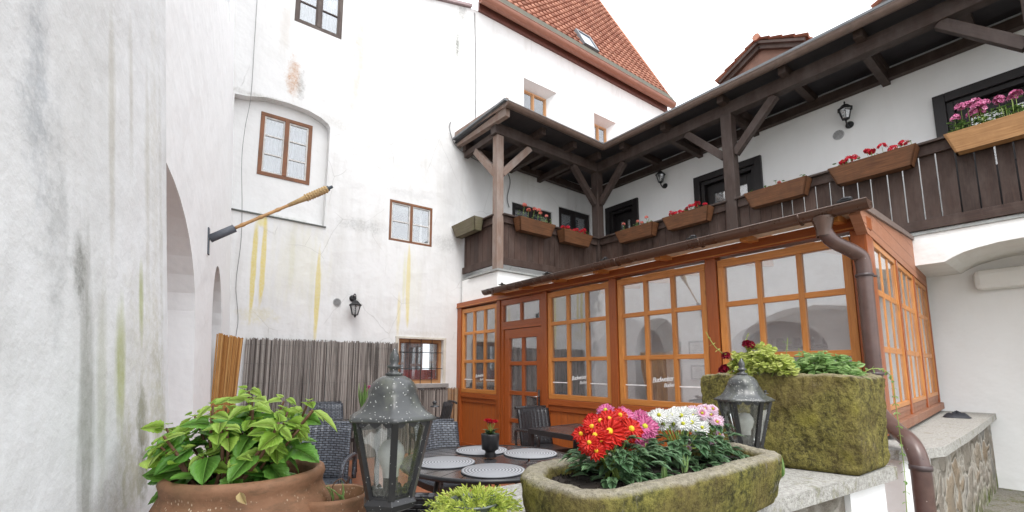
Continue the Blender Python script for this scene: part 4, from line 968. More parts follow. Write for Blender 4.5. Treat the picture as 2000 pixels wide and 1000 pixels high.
# ================================================================== LANTERNS
def lantern_parts(t, s=1.0, hexr=.105):
    """garden lantern, local origin = foot on ledge"""
    def hexring(r, z, ph=0): return [V((r*math.cos(ph+math.pi/3*k), r*math.sin(ph+math.pi/3*k), z)) for k in range(6)]
    # base & foot
    b = MB(); b.lathe(O_, [(.055,-.026),(.055,-.014),(.045,0),(.045,.012),(.022,.02),(.018,.045),(.03,.055)], 18, cap=True)
    b.lathe(O_, [(.03,.052),(.062,.064),(.070,.078),(.060,.090)], 6, sm=False, cap=True)
    b.build('foot', m_lantf, t, bevel=.001)
    bars = MB(); lo = hexring(.056,.09); hi = hexring(.100,.275)
    for k in range(6): bars.beam(lo[k], hi[k], .016, .010, up=lo[k].normalized())
    for k in range(6):
        bars.beam(lo[k], lo[(k+1)%6], .006, .010); bars.beam(hi[k], hi[(k+1)%6], .006, .010)
        # scalloped fringe below the roof and above the foot
        for (A, B, dz) in ((hi[k], hi[(k+1)%6], -1), (lo[k], lo[(k+1)%6], 1)):
            n = 12
            for i in range(n):
                h0 = .014*abs(math.sin(math.pi*3*i/n))+.004; h1 = .014*abs(math.sin(math.pi*3*(i+1)/n))+.004
                p0 = A.lerp(B, i/n); p1 = A.lerp(B, (i+1)/n); bars.quad(p0, p1, p1+Z_*dz*h1, p0+Z_*dz*h0)
    bars.build('frame', m_lantf, t, recalc=False)
    p = MB()
    for k in range(6):
        a, b_, c, d = lo[k]*.97, lo[(k+1)%6]*.97, hi[(k+1)%6]*.97, hi[k]*.97
        a.z = b_.z = .092; c.z = d.z = .273; p.quad(a, b_, c, d)
    p.build('pane', g_lamp, t, recalc=False)
    r = MB(); prof = [(.114,.270),(.117,.276),(.106,.283),(.094,.292),(.083,.304),(.075,.317),(.070,.327),(.066,.331),(.066,.337),(.062,.348),(.055,.359),(.044,.369),(.029,.376),(.015,.379)]
    seg = 48
    rings = []
    for (rad, z) in prof:
        ring_ = []
        for k in range(seg):
            a = 2*math.pi*k/seg; hx = math.cos(math.pi/6)/math.cos((a+math.pi/6*0) % (math.pi/3)-math.pi/6)
            m = 1.0 if rad > .067 else .4
            flute = 1-.06*abs(math.cos(3*a))*(1 if rad < .1 else .0)
            rr_ = rad*(hx*m+(1-m)*.97)*flute; zz = z+(.006*abs(math.sin(6*a)) if abs(z-.329) < .005 else 0)
            ring_.append(V((rr_*math.cos(a), rr_*math.sin(a), zz)))
        rings.append(r.add(ring_))
    for i in range(len(prof)-1):
        for k in range(seg):
            k2 = (k+1) % seg; r.face([rings[i]+k, rings[i]+k2, rings[i+1]+k2, rings[i+1]+k], None, 0, True)
    r.face([rings[0]+k for k in range(seg)])
    r.build('cap', m_lant, t)
    f = MB(); f.lathe(O_, [(.020,.378),(.022,.382),(.011,.388),(.011,.394),(.018,.398),(.018,.402),(.010,.406),(.013,.414),(.011,.430),(.004,.443),(.001,.447)], 16, cap=True); f.build('finial', m_lant, t)
    f = MB(); f.lathe((.088,-.055,.297), [(.012,0),(.012,.003),(.004,.004),(.004,.008),(.007,.011),(.004,.015),(.001,.016)], 10); f.build('knob', m_lantf, t)
    g_ = MB(); g_.lathe((0,0,.12), [(.001,.102),(.018,.098),(.030,.082),(.033,.066),(.028,.046),(.020,.030),(.019,.012)], 20); g_.build('bulb', m_bulb, t)
    g_ = MB(); g_.lathe((0,0,.088), [(.018,0),(.018,.048),(.014,.05)], 14, cap=True); g_.build('bulb_holder', m_lantf, t)
l1 = thing('garden_lantern', 'large weathered black hexagonal lantern between clay pot and round table', 'lantern', (0, 0, 0), 'garden lanterns on the low wall')
lantern_parts(l1); l1.location = (.453, 1.040, -.375)
l1.rotation_euler = (0, 0, R(10)); l1.scale = (.95,)*3
dup(l1, (1.815, .858, -.375), R(4), 'smaller looking black hexagonal lantern in front of the tall mossy trough', .93)

def wall_lamp(name, loc, N, hang, label):
    """loc: wall point at the bracket; lantern stands on or hangs from a curled arm"""
    t = thing('wall_lamp', label, 'lamp', loc, 'black wall lamps'); loc = V(loc); U = N.cross(Z_)
    f = MB()
    c = loc+N*.16+Z_*(-.20 if hang else .12)
    f.lathe(loc, [(.001,0)], 6) if False else None
    f.tube([loc, loc+N*.02], [.055,.05], 14); f.tube([loc+N*.02, loc+N*.03], [.05,.02], 14)
    if hang: f.tube(smooth_path([loc+N*.02, loc+N*.08+Z_*.06, loc+N*.16+Z_*.03, c+Z_*.14], 5), .009, 8)
    else: f.tube(smooth_path([loc+N*.02, loc+N*.07-Z_*.06, loc+N*.15-Z_*.02, c-Z_*.10], 5), .011, 8)
    f.build('bracket', m_black, t)
    def hr(r, z): return [c+V((r*math.cos(math.pi/3*k+.3), r*math.sin(math.pi/3*k+.3), z)) for k in range(6)]
    lo, hi = hr(.045,-.08), hr(.085,.07)
    f = MB()
    for k in range(6): f.beam(lo[k], hi[k], .010, .010); f.beam(lo[k], lo[(k+1)%6], .01, .01); f.beam(hi[k], hi[(k+1)%6], .01, .01)
    f.build('frame', m_black, t)
    f = MB(); f.lathe(c, [(.105,.068),(.105,.078),(.075,.10),(.055,.125),(.035,.145),(.012,.155),(.008,.17),(.014,.178),(.004,.205)], 6, sm=False, ph=.3, cap=True); f.build('cap', m_black, t); f = MB(); f.lathe(c, [(.004,-.125),(.016,-.11),(.02,-.095),(.05,-.08)], 6, ph=.3, cap=True); f.build('base', m_black, t)
    f = MB()
    for k in range(6): f.quad(lo[k].lerp(c, .04), lo[(k+1)%6].lerp(c, .04), hi[(k+1)%6].lerp(c, .04), hi[k].lerp(c, .04))
    f.build('pane', glass('frosted_lamp_glass', (.9,.9,.9), .1, .5, (.75,.76,.76)), t, recalc=False)
    f = MB(); f.lathe(c, [(.001,.05),(.018,.035),(.022,.015),(.014,-.02),(.014,-.06)], 12); f.build('bulb', m_bulb, t)
wall_lamp('a', bk(2.42, 1.12, .0), BN, True, 'black wall lamp hanging on white wall above grey cane fence')
wall_lamp('b', V((8.0,5.10,3.74)), RN, False, 'black wall lamp on gallery wall between corner post and middle post')
wall_lamp('c', V((8.0,1.93,3.66)), RN, False, 'black wall lamp on gallery wall between middle post and the right hand door')
# vents
def vent(o, U, N, r, label):
    t = thing('air_vent', label, 'vent', o, 'round air vents'); f = MB(); o = V(o); f.tube([o, o+N*.015], r, 20, sm=False); f.build('cover', flat('vent_plastic', (.45,.45,.45), .6), t)
    f = MB()
    for i in range(7):
        z = -r*.75+r*1.5*i/6; w = math.sqrt(max(0, (r*.85)**2-z*z)); f.beam(o+N*.018+U*-w+Z_*z, o+N*.018+U*w+Z_*z, .008, .006)
    f.build('slats', m_wire, t)
vent(bk(2.18, 1.04, .001), BU, BN, .062, 'round vent cover beside the wall lamp above cane fence')
vent(V((7.999,2.08,3.56)), RU, RN, .075, 'round grey vent on gallery wall left of the nearer lamp')
# cables
def cable(pts, r, label): tag(MB().tube(smooth_path(pts, 5), r, 6).build('cable', m_wire), label, 'cable')
cable([bk(.78,5.6,.02), bk(.79,4.9,.02), bk(.80,4.0,.02), bk(.76,3.5,.02), bk(.75,3.0,.02), bk(.80,2.3,.02), bk(.82,1.8,.02), bk(.80,1.2,.02), bk(.84,.85,.02), bk(.86,.66,.02), bk(.85,.45,.02)], .0035, 'thin cable running down the white wall at the left corner')
cable([bk(4.63,7.3,.015), bk(4.66,6.5,.012), bk(4.68,5.6,.012), bk(4.67,4.55,.012)], .008, 'thin dark cable hanging from roof corner down to gallery roof')
cable([bk(4.12,4.72,.02), bk(4.08,4.55,.05), bk(4.25,4.25,.03), bk(4.75,4.10,.03), bk(5.3,4.15,.03), bk(5.52,3.9,.03), bk(5.45,3.5,.03), bk(5.5,3.3,.03)], .010, 'black cable looping under gallery roof onto the white wall')

# ================================================================== BAMBOO TORCH
tc = thing('bamboo_torch', 'bamboo garden torch with woven head slanting out from arcade wall', 'torch', lw(4.7, 1.15))
a = lw(4.72, 1.155, .03); b = V((1.275, 4.60, 1.835)); d = (b-a).normalized()
f = MB(); o = lw(4.72, 1.12); f.box(o, LU, LZ, LN, (-.03,.03,-.12,.12,0,.012)); f.tube([a-d*.02, a+d*.20], .036, 12); f.build('holder', flat('grey_torch_holder', (.10,.11,.13), .5), tc)
f = MB(); Lt = (b-a).length
pp = []; rr_ = []
for i in range(40):
    s = .2+(Lt*.72-.2)*i/39; pp.append(a+d*s); rr_.append(.015+(.004 if i % 10 in (4,5) else 0))
f.tube(pp, rr_, 10); f.build('pole', flat('bamboo', (.48,.27,.11), .5, bump=.3), tc)
f = MB(); e1_ = d.orthogonal().normalized(); e2_ = d.cross(e1_)
for k in range(12):
    an = 2*math.pi*k/12; q = []
    for s, r_ in ((.60,.011),(.70,.018),(.78,.026),(.88,.029),(.95,.026)): q.append(a+d*Lt*s+(e1_*math.cos(an)+e2_*math.sin(an))*r_)
    f.tube(q, .006, 5)
for j in range(9):
    s = .76+j*.022; r_ = .029; f.tube([a+d*Lt*s+(e1_*math.cos(2*math.pi*k/16)+e2_*math.sin(2*math.pi*k/16))*(r_+.004*(-1)**(k+j)) for k in range(17)], .008, 5)
f.build('woven_head', flat('woven_bamboo', (.50,.34,.16), .6, bump=.4), tc)
f = MB(); f.tube([a+d*Lt*.92, a+d*Lt*.965, a+d*Lt*.97, a+d*Lt*1.0], [.028,.028,.015,.015], 12); f.build('burner', flat('dark_burner', (.03,.04,.05), .4), tc)

# ================================================================== CANE FENCES
def fence(P0, U, N, L, ztop, zbot, m, label, seed, w=.007, lean=0, wires=True, jag=.02, pinch=1.0):
    rg = random.Random(seed); f = MB(); u = 0
    while u < L:
        ww = w*rg.uniform(.6, 1.4); n = rg.uniform(0, .014); zt = ztop+rg.uniform(-jag, jag); ln = lean*u+rg.uniform(-.01,.01)
        a = P0+U*(u*pinch+ln)+N*n+Z_*zbot; b = P0+U*u+N*(n+rg.uniform(-.004,.004))+Z_*zt
        f.beam(a, b, ww*1.25, .008, up=N); u += ww
        if rg.random() < .03: u += .004
    t = thing('cane_fence', label, 'fence', P0+U*L/2+Z_*GZ, 'cane screens along the walls')
    f.build('canes', m, t)
    if wires:
        g = MB()
        for z in (ztop-.08, ztop-.35, ztop-.62, ztop-.9):
            if z > zbot: g.tube([P0+N*.020+Z_*z, P0+U*L+N*.020+Z_*(z-.01)], .0016, 4)
        g.build('binding_wire', m_wire, t)
fence(bk(.97, 0, .04), BU, BN, 2.22, .42, GZ+.01, m_cgrey, 'weathered grey cane screen covering lower back wall', 1)
fence(bk(3.19, 0, .045), BU, BN, .97, -.36, GZ+.01, m_cbr and m_cgrey, 'short grey cane screen under the barred window', 2, jag=.03)
fence(bk(4.14, 0, .06), BU, BN, .20, -.35, GZ+.01, m_cbr, 'narrow brown cane strip at left side of conservatory', 3, jag=.02)
OU = V((.30,.70,0)).normalized()
fence(V((.45,5.2,0)), OU, V((OU.y,-OU.x,0)), .77, .335, GZ+.01, m_cor, 'bright orange brown cane roll in front of arch in left corner', 4, w=.016, wires=False, jag=.012, pinch=.7)

# ================================================================== FURNITURE
def chair(name, loc, rz, m, label, s=1.0):
    """armchair; local +y is the direction the sitter faces; origin on floor"""
    t = thing('wicker_chair', label, 'chair', loc, 'wicker chairs on the terrace'); t.rotation_euler = (0,0,rz); 
    loc0 = t.location.copy(); t.location = (0,0,0)
    def sheet(P, nu, nv, th, wu, wv):
        mb = MB(); A = []
        for sgn in (0, 1):
            g_ = []
            for j in range(nv+1):
                for i in range(nu+1):
                    p, n = P(i/nu, j/nv); g_.append(p+n*th*(sgn-.5))
            A.append(mb.add(g_))
        def id(sg, i, j): return A[sg]+j*(nu+1)+i
        for sg in (0,1):
            for j in range(nv):
                for i in range(nu):
                    mb.face([id(sg,i,j), id(sg,i+1,j), id(sg,i+1,j+1), id(sg,i,j+1)], [(i/nu*wu, j/nv*wv), ((i+1)/nu*wu, j/nv*wv), ((i+1)/nu*wu, (j+1)/nv*wv), (i/nu*wu, (j+1)/nv*wv)], 0, True)
        for i in range(nu):
            for j in (0, nv): mb.face([id(0,i,j), id(0,i+1,j), id(1,i+1,j), id(1,i,j)])
        for j in range(nv):
            for i in (0, nu): mb.face([id(0,i,j), id(0,i,j+1), id(1,i,j+1), id(1,i,j)])
        return mb
    sheet(lambda u, v: (V(((u-.5)*.46, -.22-.10*v-.045*math.cos((u-.5)*math.pi)+.04, .42+.47*v+.012*math.sin(math.pi*u))), V((0,1,.2)).normalized()), 12, 6, .025, .46, .47).build('backrest', m, t)
    sheet(lambda u, v: (V(((u-.5)*.48, -.24+.48*v, .43-.015*math.sin(math.pi*v))), Z_), 6, 6, .05, .48, .48).build('seat', m, t)
    for sx in (-1, 1):
        MB().tube(smooth_path([(sx*.26,-.26,.45),(sx*.27,-.26,.62),(sx*.27,-.12,.655),(sx*.27,.12,.655),(sx*.265,.22,.60),(sx*.25,.23,.42)], 5), .017, 8).build('armrest', m, t)
        MB().tube([(sx*.24,.22,.43),(sx*.24,.235,0)], .016, 8).build('leg', m_alu, t); MB().tube([(sx*.24,-.24,.43),(sx*.25,-.28,0)], .016, 8).build('leg', m_alu, t)
    MB().tube([(-.23,-.34,.90),(0,-.375,.905),(.23,-.34,.90)], .017, 8).build('top_rail', m, t)
    t.location = loc0; return t
F0 = GZ+.006
rt = thing('round_table', 'round black slatted table with placemats in middle of terrace', 'table', (1.95,2.77,F0))
tz = -.65
mb = MB(); n = 28
for k in range(n):
    a0 = 2*math.pi*k/n+.006; a1 = 2*math.pi*(k+1)/n-.006
    for (r0, r1) in ((.30,.60),):
        mb.prism(V((1.95,2.77,0)), X_, Y_, Z_, [(r0*math.cos(a0+.012), r0*math.sin(a0+.012)), (r1*math.cos(a0), r1*math.sin(a0)), (r1*math.cos((a0+a1)/2), r1*math.sin((a0+a1)/2)), (r1*math.cos(a1), r1*math.sin(a1)), (r0*math.cos(a1-.012), r0*math.sin(a1-.012))], [], tz-.022, tz)
mb.prism(V((1.95,2.77,0)), X_, Y_, Z_, ring(0,0,28,.285), [ring(0,0,16,.03)], tz-.022, tz-.001)
mb.build('tabletop', m_slat, rt)
mb = MB(); mb.lathe((1.95,2.77,0), [(.60,tz-.024),(.625,tz-.022),(.625,tz+.002),(.60,tz+.002)], 64); mb.lathe((1.95,2.77,0), [(.34,tz-.05),(.37,tz-.05),(.37,tz-.024),(.34,tz-.024)], 32); mb.build('rim', m_alu, rt)
for k in range(4):
    a = math.pi/4+k*math.pi/2; MB().tube([(1.95+.36*math.cos(a),2.77+.36*math.sin(a),tz-.03),(1.95+.46*math.cos(a),2.77+.46*math.sin(a),F0)], .018, 8).build('leg', m_alu, rt)
for (x, y, lab) in ((1.755,2.44,'round silver woven placemat nearest the camera on round table'),(1.64,2.85,'round silver woven placemat on left side of round table'),(2.10,3.08,'round silver woven placemat under the black flower pot at back of round table'),(2.32,2.74,'round silver woven placemat on right side of round table')):
    mb = MB(); mb.lathe((x,y,tz+.003), [(.001,0),(.205,0),(.207,.003),(.205,.006),(.001,.006)], 48)
    t_ = thing('placemat', lab, 'placemat', (x,y,tz+.003), 'placemats on the round table'); mb.build('mat', m_mat, t_)
chair('c', (2.10,3.53,F0), R(183), m_wick, 'slate grey wicker chair behind round table, facing the camera')
chair('c', (.98,2.03,F0), R(-46), m_wickd, 'black wicker chair with its back to camera, right of the large lantern')
chair('c', (3.80,4.20,F0), R(172), m_wickd, 'black wicker chair at the square table beside conservatory door')
chair('c', (3.20,6.05,F0), R(75), m_wickd, 'black wicker chair side-on in front of brown cane strip')
chair('c', (2.0,6.55,F0), R(185), m_wick, 'slate wicker chair standing against grey cane screen behind left table')
chair('c', (1.10,4.05,F0), R(150), m_wick, 'slate wicker armchair half hidden by hydrangea and lantern')
def square_table(cx, cy, w, d, label):
    t = thing('square_table', label, 'table', (cx,cy,F0), 'square black tables'); mb = MB()
    k = 7
    for i in range(k): mb.abox(cx-w/2+.03+(w-.06)*i/k+.003, cx-w/2+.03+(w-.06)*(i+1)/k-.003, cy-d/2+.03, cy+d/2-.03, tz-.02, tz)
    mb.build('tabletop', m_slat, t)
    mb = MB()
    for q in ((-w/2,w/2,-d/2,-d/2+.028),(-w/2,w/2,d/2-.028,d/2),(-w/2,-w/2+.028,-d/2+.028,d/2-.028),(w/2-.028,w/2,-d/2+.028,d/2-.028)): mb.abox(cx+q[0],cx+q[1],cy+q[2],cy+q[3],tz-.05,tz+.002)
    mb.build('apron', m_alu, t)
    for sx in (-1,1):
        for sy in (-1,1): MB().abox(cx+sx*(w/2-.025)-.022, cx+sx*(w/2-.025)+.022, cy+sy*(d/2-.025)-.022, cy+sy*(d/2-.025)+.022, F0, tz-.05).build('leg', m_alu, t)
square_table(3.64, 3.48, .76, .82, 'black square table against conservatory wall with steel shaker')
square_table(1.75, 5.65, .8, .8, 'black square table by grey cane screen carrying the tulips')
# shaker
t = thing('steel_shaker', 'domed steel shaker standing on the right square table', 'shaker', (3.55,3.15,tz)); mb = MB(); mb.lathe((3.55,3.15,tz+.002), [(.05,0),(.052,.0),(.052,.10),(.054,.11),(.050,.14),(.036,.17),(.018,.185),(.008,.19),(.008,.20),(.001,.20)], 24); mb.build('body', m_steel, t)
# flower pot on the round table
fp = (1.985,2.80)
t = thing('flower_pot', 'small black footed pot standing on round table', 'pot', (*fp,tz+.009)); mb = MB()
mb.lathe((*fp,tz+.010), [(.045,0),(.050,.003),(.036,.03),(.038,.045),(.062,.055),(.068,.16),(.066,.165),(.060,.165),(.056,.12),(.001,.12)], 20, wob=.03); mb.build('pot', m_black, t)
def simple_flower(loc, label, pet, lm, nl, nf, rad, h, seed, name='potted_flower', cat='flowers'):
    rg = random.Random(seed); loc = V(loc); t = thing(name, label, cat, loc); f = MB()
    for _ in range(nl):
        a = rg.uniform(0,6.28); f.leaf(loc+Z_*rg.uniform(0,.03), V((math.cos(a),math.sin(a),rg.uniform(.1,.9))), Z_, rg.uniform(.04,.07), .035, 5, .3, .2, .15)
    f.build('foliage', lm, t, recalc=False)
    for i in range(nf):
        a = rg.uniform(0,6.28); p = loc+V((math.cos(a)*rad*rg.uniform(.2,1), math.sin(a)*rad*rg.uniform(.2,1), h*rg.uniform(.8,1.1)))
        MB().tube([loc, p], .003, 5).build('stalk', l_gstem, t)
        m = MB()
        for L_ in range(4):
            for k in range(5):
                aa = k*1.257+L_*.6; e = .15+.3*L_; m.leaf(p, V((math.cos(aa)*(1-.2*L_), math.sin(aa)*(1-.2*L_), e)), Z_, .034-.003*L_, .034, 4, -.3, .3, shape=.9)
        m.build('flower_head', pet, t, recalc=False)
simple_flower((fp[0],fp[1],tz+.16), 'red rose-like flower in black pot on round table', p_geo, l_mum, 26, 7, .05, .10, 4)
# tulips
tl = V((2.05,5.60,tz)); t = thing('tulip_bunch', 'small bunch of pink tulips with long leaves on left table', 'flowers', tl); f = MB(); rg = random.Random(2)
f.lathe(tl, [(.04,0),(.05,.06),(.035,.14),(.04,.15)], 14); f.build('vase', m_black, t)
f = MB()
for i in range(26): a = rg.uniform(0,6.28); f.leaf(tl+Z_*.14, V((math.cos(a)*.5,math.sin(a)*.5,1)), V((math.cos(a),math.sin(a),0)), rg.uniform(.2,.34), .03, 5, .3, .3)
f.build('foliage', l_mint, t, recalc=False)
for i, (dx, dy) in enumerate(((.06,-.03),(.10,-.06),(.04,.02),(.09,.0))):
    p = tl+V((dx,dy,.40-.02*i)); m = MB()
    for k in range(6): a = k*1.05; m.leaf(p, V((math.cos(a)*.3,math.sin(a)*.3,1)), V((math.cos(a),math.sin(a),0)), .055, .035, 5, -.3, .3)
    m.build('flower_head', p_mag, t, recalc=False); MB().tube([tl+Z_*.14, p], .003, 5).build('stalk', l_gstem, t)

# ================================================================== POTS AND TROUGHS
pot = thing('clay_pot', 'big round old terracotta pot with side pocket, bottom left', 'pot', (.18,1.355,-.84))
PC = V((.205,1.347,0))
mb = MB(); mb.lathe(PC, [(r*.86, z) for r, z in [(.14,-.838),(.17,-.80),(.24,-.66),(.268,-.52),(.258,-.42),(.232,-.34),(.213,-.306),(.205,-.293),(.207,-.280),(.212,-.266),(.208,-.254),(.197,-.249),(.186,-.254),(.180,-.271),(.182,-.31)]], 64); mb.build('body', m_terra, pot)
mb = MB(); mb.lathe(PC, [(.001,-.290),(.10,-.293),(.158,-.300)], 30); mb.build('soil', m_soil, pot)
qc = V((.385,1.243,0))
mb = MB(); mb.lathe(qc, [(.03,-.52),(.06,-.47),(.082,-.40),(.088,-.34),(.090,-.325),(.086,-.315),(.080,-.318),(.078,-.36)], 32); mb.build('pocket', m_terra, pot)
mb = MB(); mb.lathe(qc, [(.001,-.350),(.079,-.355)], 20); mb.build('pocket_soil', m_soil, pot)
t = thing('seedling', 'small drooping green seedling in side pocket of clay pot', 'plant', (qc.x,qc.y,-.35)); f = MB(); rg = random.Random(8)
for dx, h in ((-.02,.06),(.02,.055),(.0,.05),(.03,.03),(-.04,.02),(-.05,.015)):
    for k in range(2): f.leaf(qc+V((dx,0,-.35+h*.2)), V((rg.uniform(-.4,.4),rg.uniform(-.4,.4),1)), X_, h, .018, 6, .5, .3)
f.build('foliage', l_mint, t, recalc=False); MB().tube(smooth_path([qc+V((0,0,-.35)), qc+V((.0,0,-.30)), qc+V((.02,0,-.285)), qc+V((.035,0,-.30))], 4), .0015, 5).build('stem', l_stem, t)

# hydrangea
hy = thing('hydrangea', 'leafy lime green hydrangea with bare brown stems in the big clay pot', 'plant', (.18,1.355,-.30)); rg = random.Random(11)
rtv = V((math.cos(YAW), -math.sin(YAW), 0)); fwv = V((math.sin(YAW), math.cos(YAW), 0))
stm = MB(); lf = MB(); lf2 = MB()
def leaf_pair(mb, p, d, size, ang):
    d = V(d).normalized(); s1 = d.orthogonal().normalized(); s1 = (Matrix.Rotation(ang, 3, d) @ s1)
    for sg in (1, -1):
        out = s1*sg; dd = (out*.85+d*.15-Z_*rg.uniform(0,.35)).normalized(); upv = (d*.8+out*rg.uniform(.2,1.1)+Z_*.2-fwv*.35).normalized(); L_ = size*rg.uniform(.65,1.25)
        mb.leaf(p+dd*.006, dd+V((rg.gauss(0,.2),rg.gauss(0,.2),rg.gauss(0,.2))), upv, L_, L_*rg.uniform(.62,.85), 11, rg.uniform(-.1,.6), rg.uniform(.05,.35), .16, .40)
stems = [ # (lateral, depth, height, big?)
 (-.185,.0,.125,1),(-.155,.03,.10,0),(-.115,.0,.155,1),(-.075,.06,.17,1),(-.045,-.04,.185,1),(-.01,.05,.215,1),(.03,.0,.20,1),(.06,-.05,.175,1),(.09,.04,.19,1),(.12,.0,.165,1),(.15,.05,.185,0),(.165,-.03,.125,1),
 (-.08,-.09,.085,1),(-.02,-.10,.075,1),(.06,-.10,.07,1),(.13,-.07,.09,1),(-.14,-.04,.055,1),(.10,.09,.13,1),(-.02,.1,.13,1),(.0,.0,.14,1),(-.05,.02,.11,1),(.04,.03,.13,1),(.09,-.02,.12,1),(-.10,.03,.12,1)]
for i, (la, de, hh, bg_) in enumerate(stems):
    base = V((.18,1.355,-.305))+rtv*la*.35+fwv*de*.4; top = V((.18,1.355,-.275))+rtv*la+fwv*de+Z_*hh
    mid = base.lerp(top, .5)+V((rg.uniform(-.02,.02), rg.uniform(-.02,.02), -.01)); path = smooth_path([base, mid, top], 4)
    stm.tube(path, [.0055-.003*k/(len(path)-1) for k in range(len(path))], 7)
    d = (top-mid).normalized(); d = (d+Z_*.6).normalized()
    n_ = 4 if bg_ else 3
    for k in range(n_):
        leaf_pair(lf if k < 2 else lf2, top-d*.022*k, d, .042+.013*k, k*1.57+i*.7)
    leaf_pair(lf, top+d*.008, (d+V((0,0,.5))).normalized(), .028, i)
    if bg_ and i % 2: leaf_pair(lf2, top-d*.075, d, .058, 1+i)
for k in range(8):
    a = k*.8; lf2.leaf(V((.18,1.355,-.285))+V((math.cos(a)*.08, math.sin(a)*.08, 0)), V((math.cos(a),math.sin(a),.25)), Z_, .075, .05, 9, .3, .25, .1, .45)
# one big pale leaf reaching right and two fat ones in front
c0 = V((.18,1.355,-.275)); tip = c0+rtv*.185+Z_*.17
stm.tube(smooth_path([c0+rtv*.05, c0+rtv*.10+Z_*.06, tip], 4), .004, 7)
lf.leaf(tip, rtv*.8-Z_*.55, Z_+rtv*.5, .085, .045, 9, .1, .3, .1, .45)
for (la, de, z_, sz) in ((-.06,-.12,.07,.085),(.0,-.15,.055,.075),(.09,-.13,.06,.08),(-.10,-.10,.10,.075),(.02,-.08,.12,.075)):
    lf2.leaf(c0+rtv*la+fwv*(de+.04)+Z_*(z_+.02), -fwv*.5+rtv*rg.uniform(-.6,.3)-Z_*.35, -fwv+Z_*1.2, sz, sz*.78, 9, .15, .2, .08, .45)
for (a_, b_, c_) in ((-.08,-.125,.10), (-.10,-.115,.12), (.02,.015,.15), (.045,.03,.14), (.085,.13,.13), (.12,.15,.15)):
    q0 = c0+rtv*a_*.45-fwv*.09; q2 = c0+rtv*b_-fwv*.10+Z_*c_; q1 = q0.lerp(q2, .5)+rtv*.01
    stm.tube(smooth_path([q0, q1, q2], 4), [.0055,.005,.005,.0045,.004,.004,.0035,.003,.003], 7)
    for k in range(3): leaf_pair(lf, q2-Z_*.012*k, (q2-q1).normalized(), .034+.010*k, k*1.57+a_*30)
stm.build('stem', l_stem, hy); lf.build('young_leaves', l_hyd, hy, recalc=False); lf2.build('old_leaves', l_hyd2, hy, recalc=False)
f = MB(); f.leaf(c0+rtv*.115-fwv*.175+Z_*.015, V((.3,-.2,-1)), -fwv, .03, .02, 6, .3, .4); tag(f.build('dry_leaf', leafm('dry_leaf_skin', (.6,.45,.2), (.7,.55,.28), .7, .2), hy, recalc=False), None, None)

# trough shapes: rounded stone basin from outline, eroded by noise
from mathutils import noise as mn
def basin(name, outline, z0, ztop, rimw, depth, mat, t, rough=.006, taper=.93, seed=0, nz=14, sag=0, corner=.04):
    n = len(outline); cx = sum(p[0] for p in outline)/n; cy = sum(p[1] for p in outline)/n
    # resample outline
    P = []; tot = 0
    seg = [(V((*outline[i],0)), V((*outline[(i+1)%n],0))) for i in range(n)]
    Ls = [(b-a).length for a, b in seg]; tot = sum(Ls); K = 200
    for k in range(K):
        s = tot*k/K; i = 0
        while s > Ls[i]: s -= Ls[i]; i += 1
        P.append(seg[i][0].lerp(seg[i][1], s/Ls[i]))
    for _ in range(int(corner*100)): P = [(P[k-1]+P[k]*2+P[(k+1)%K])/4 for k in range(K)]
    c = V((cx,cy,0)); mb = MB(); rings = []
    def inset(k, d): 
        tn = (P[(k+2)%K]-P[k-2]).normalized(); nn_ = V((-tn.y, tn.x, 0))
        if (c-P[k]).dot(nn_) < 0: nn_ = -nn_
        return P[k]+nn_*d
    prof = []
    for j in range(nz+1):
        v = j/nz; prof.append((( (1-v)**1.5)*(1-taper)*.5+ (.012 if j in (0,) else 0), z0+(ztop-z0-.015)*v))
    prof += [(.004,ztop-.007),(.012,ztop-.001),(.022,ztop),(rimw*.6,ztop),(rimw-.014,ztop-.002),(rimw-.004,ztop-.009),(rimw,ztop-.02),(rimw+.01,ztop-depth)]
    for (d, z) in prof:
        r_ = []
        for k in range(K):
            p = inset(k, d); p = V((p.x,p.y,z)); q = p*9+V((seed,0,0))
            nv_ = mn.noise_vector(q)*rough*.9+mn.noise_vector(p*38)*rough*.55+mn.noise_vector(p*100)*rough*.35
            if z > z0+.02: p = p+nv_
            r_.append(p)
        rings.append(mb.add(r_))
    for i in range(len(prof)-1):
        for k in range(K): k2 = (k+1) % K; mb.face([rings[i]+k, rings[i]+k2, rings[i+1]+k2, rings[i+1]+k], None, 0, True)
    mb.face([rings[0]+k for k in range(K)])
    mb.build('basin', mat, t)
    so = MB(); pts = [inset(k, rimw-.002) for k in range(0, K, 4)]; b = so.add([V((p.x,p.y,ztop-depth*.55))+Z_*(rnd.random()*.004) for p in pts]+[V((cx,cy,ztop-depth*.45))])
    m_ = len(pts)
    for k in range(m_): so.face([b+k, b+(k+1)%m_, b+m_], None, 0, False)
    for _ in range(700):
        k = rnd.randrange(m_); p = V((cx,cy,0)).lerp(pts[k], rnd.random()**.5*.96); q = V((p.x,p.y,ztop-depth*.5)); s = rnd.uniform(.002,.006)
        bb_ = so.add([q+V((s,0,0)), q+V((-s*.5,s,0)), q+V((-s*.5,-s,0)), q+V((0,0,s*1.3))]); so.face([bb_,bb_+1,bb_+3]); so.face([bb_+1,bb_+2,bb_+3]); so.face([bb_+2,bb_,bb_+3])
    so.build('soil', m_soil, t, recalc=False)
tr1 = thing('stone_trough', 'low worn sandstone trough with mossy sides holding chrysanthemums', 'trough', (1.1,.78,-.40))
basin('a', [(.66,.66),(.78,.60),(1.15,.575),(1.505,.595),(1.60,.83),(1.30,.90),(.82,.965),(.70,.88)], -.398, -.247, .062, .06, m_trough, tr1, .006, .94, 1, corner=.22)
tr2 = thing('stone_trough', 'tall moss covered stone trough with broken corner behind small lantern', 'trough', (2.2,.8,-.40))
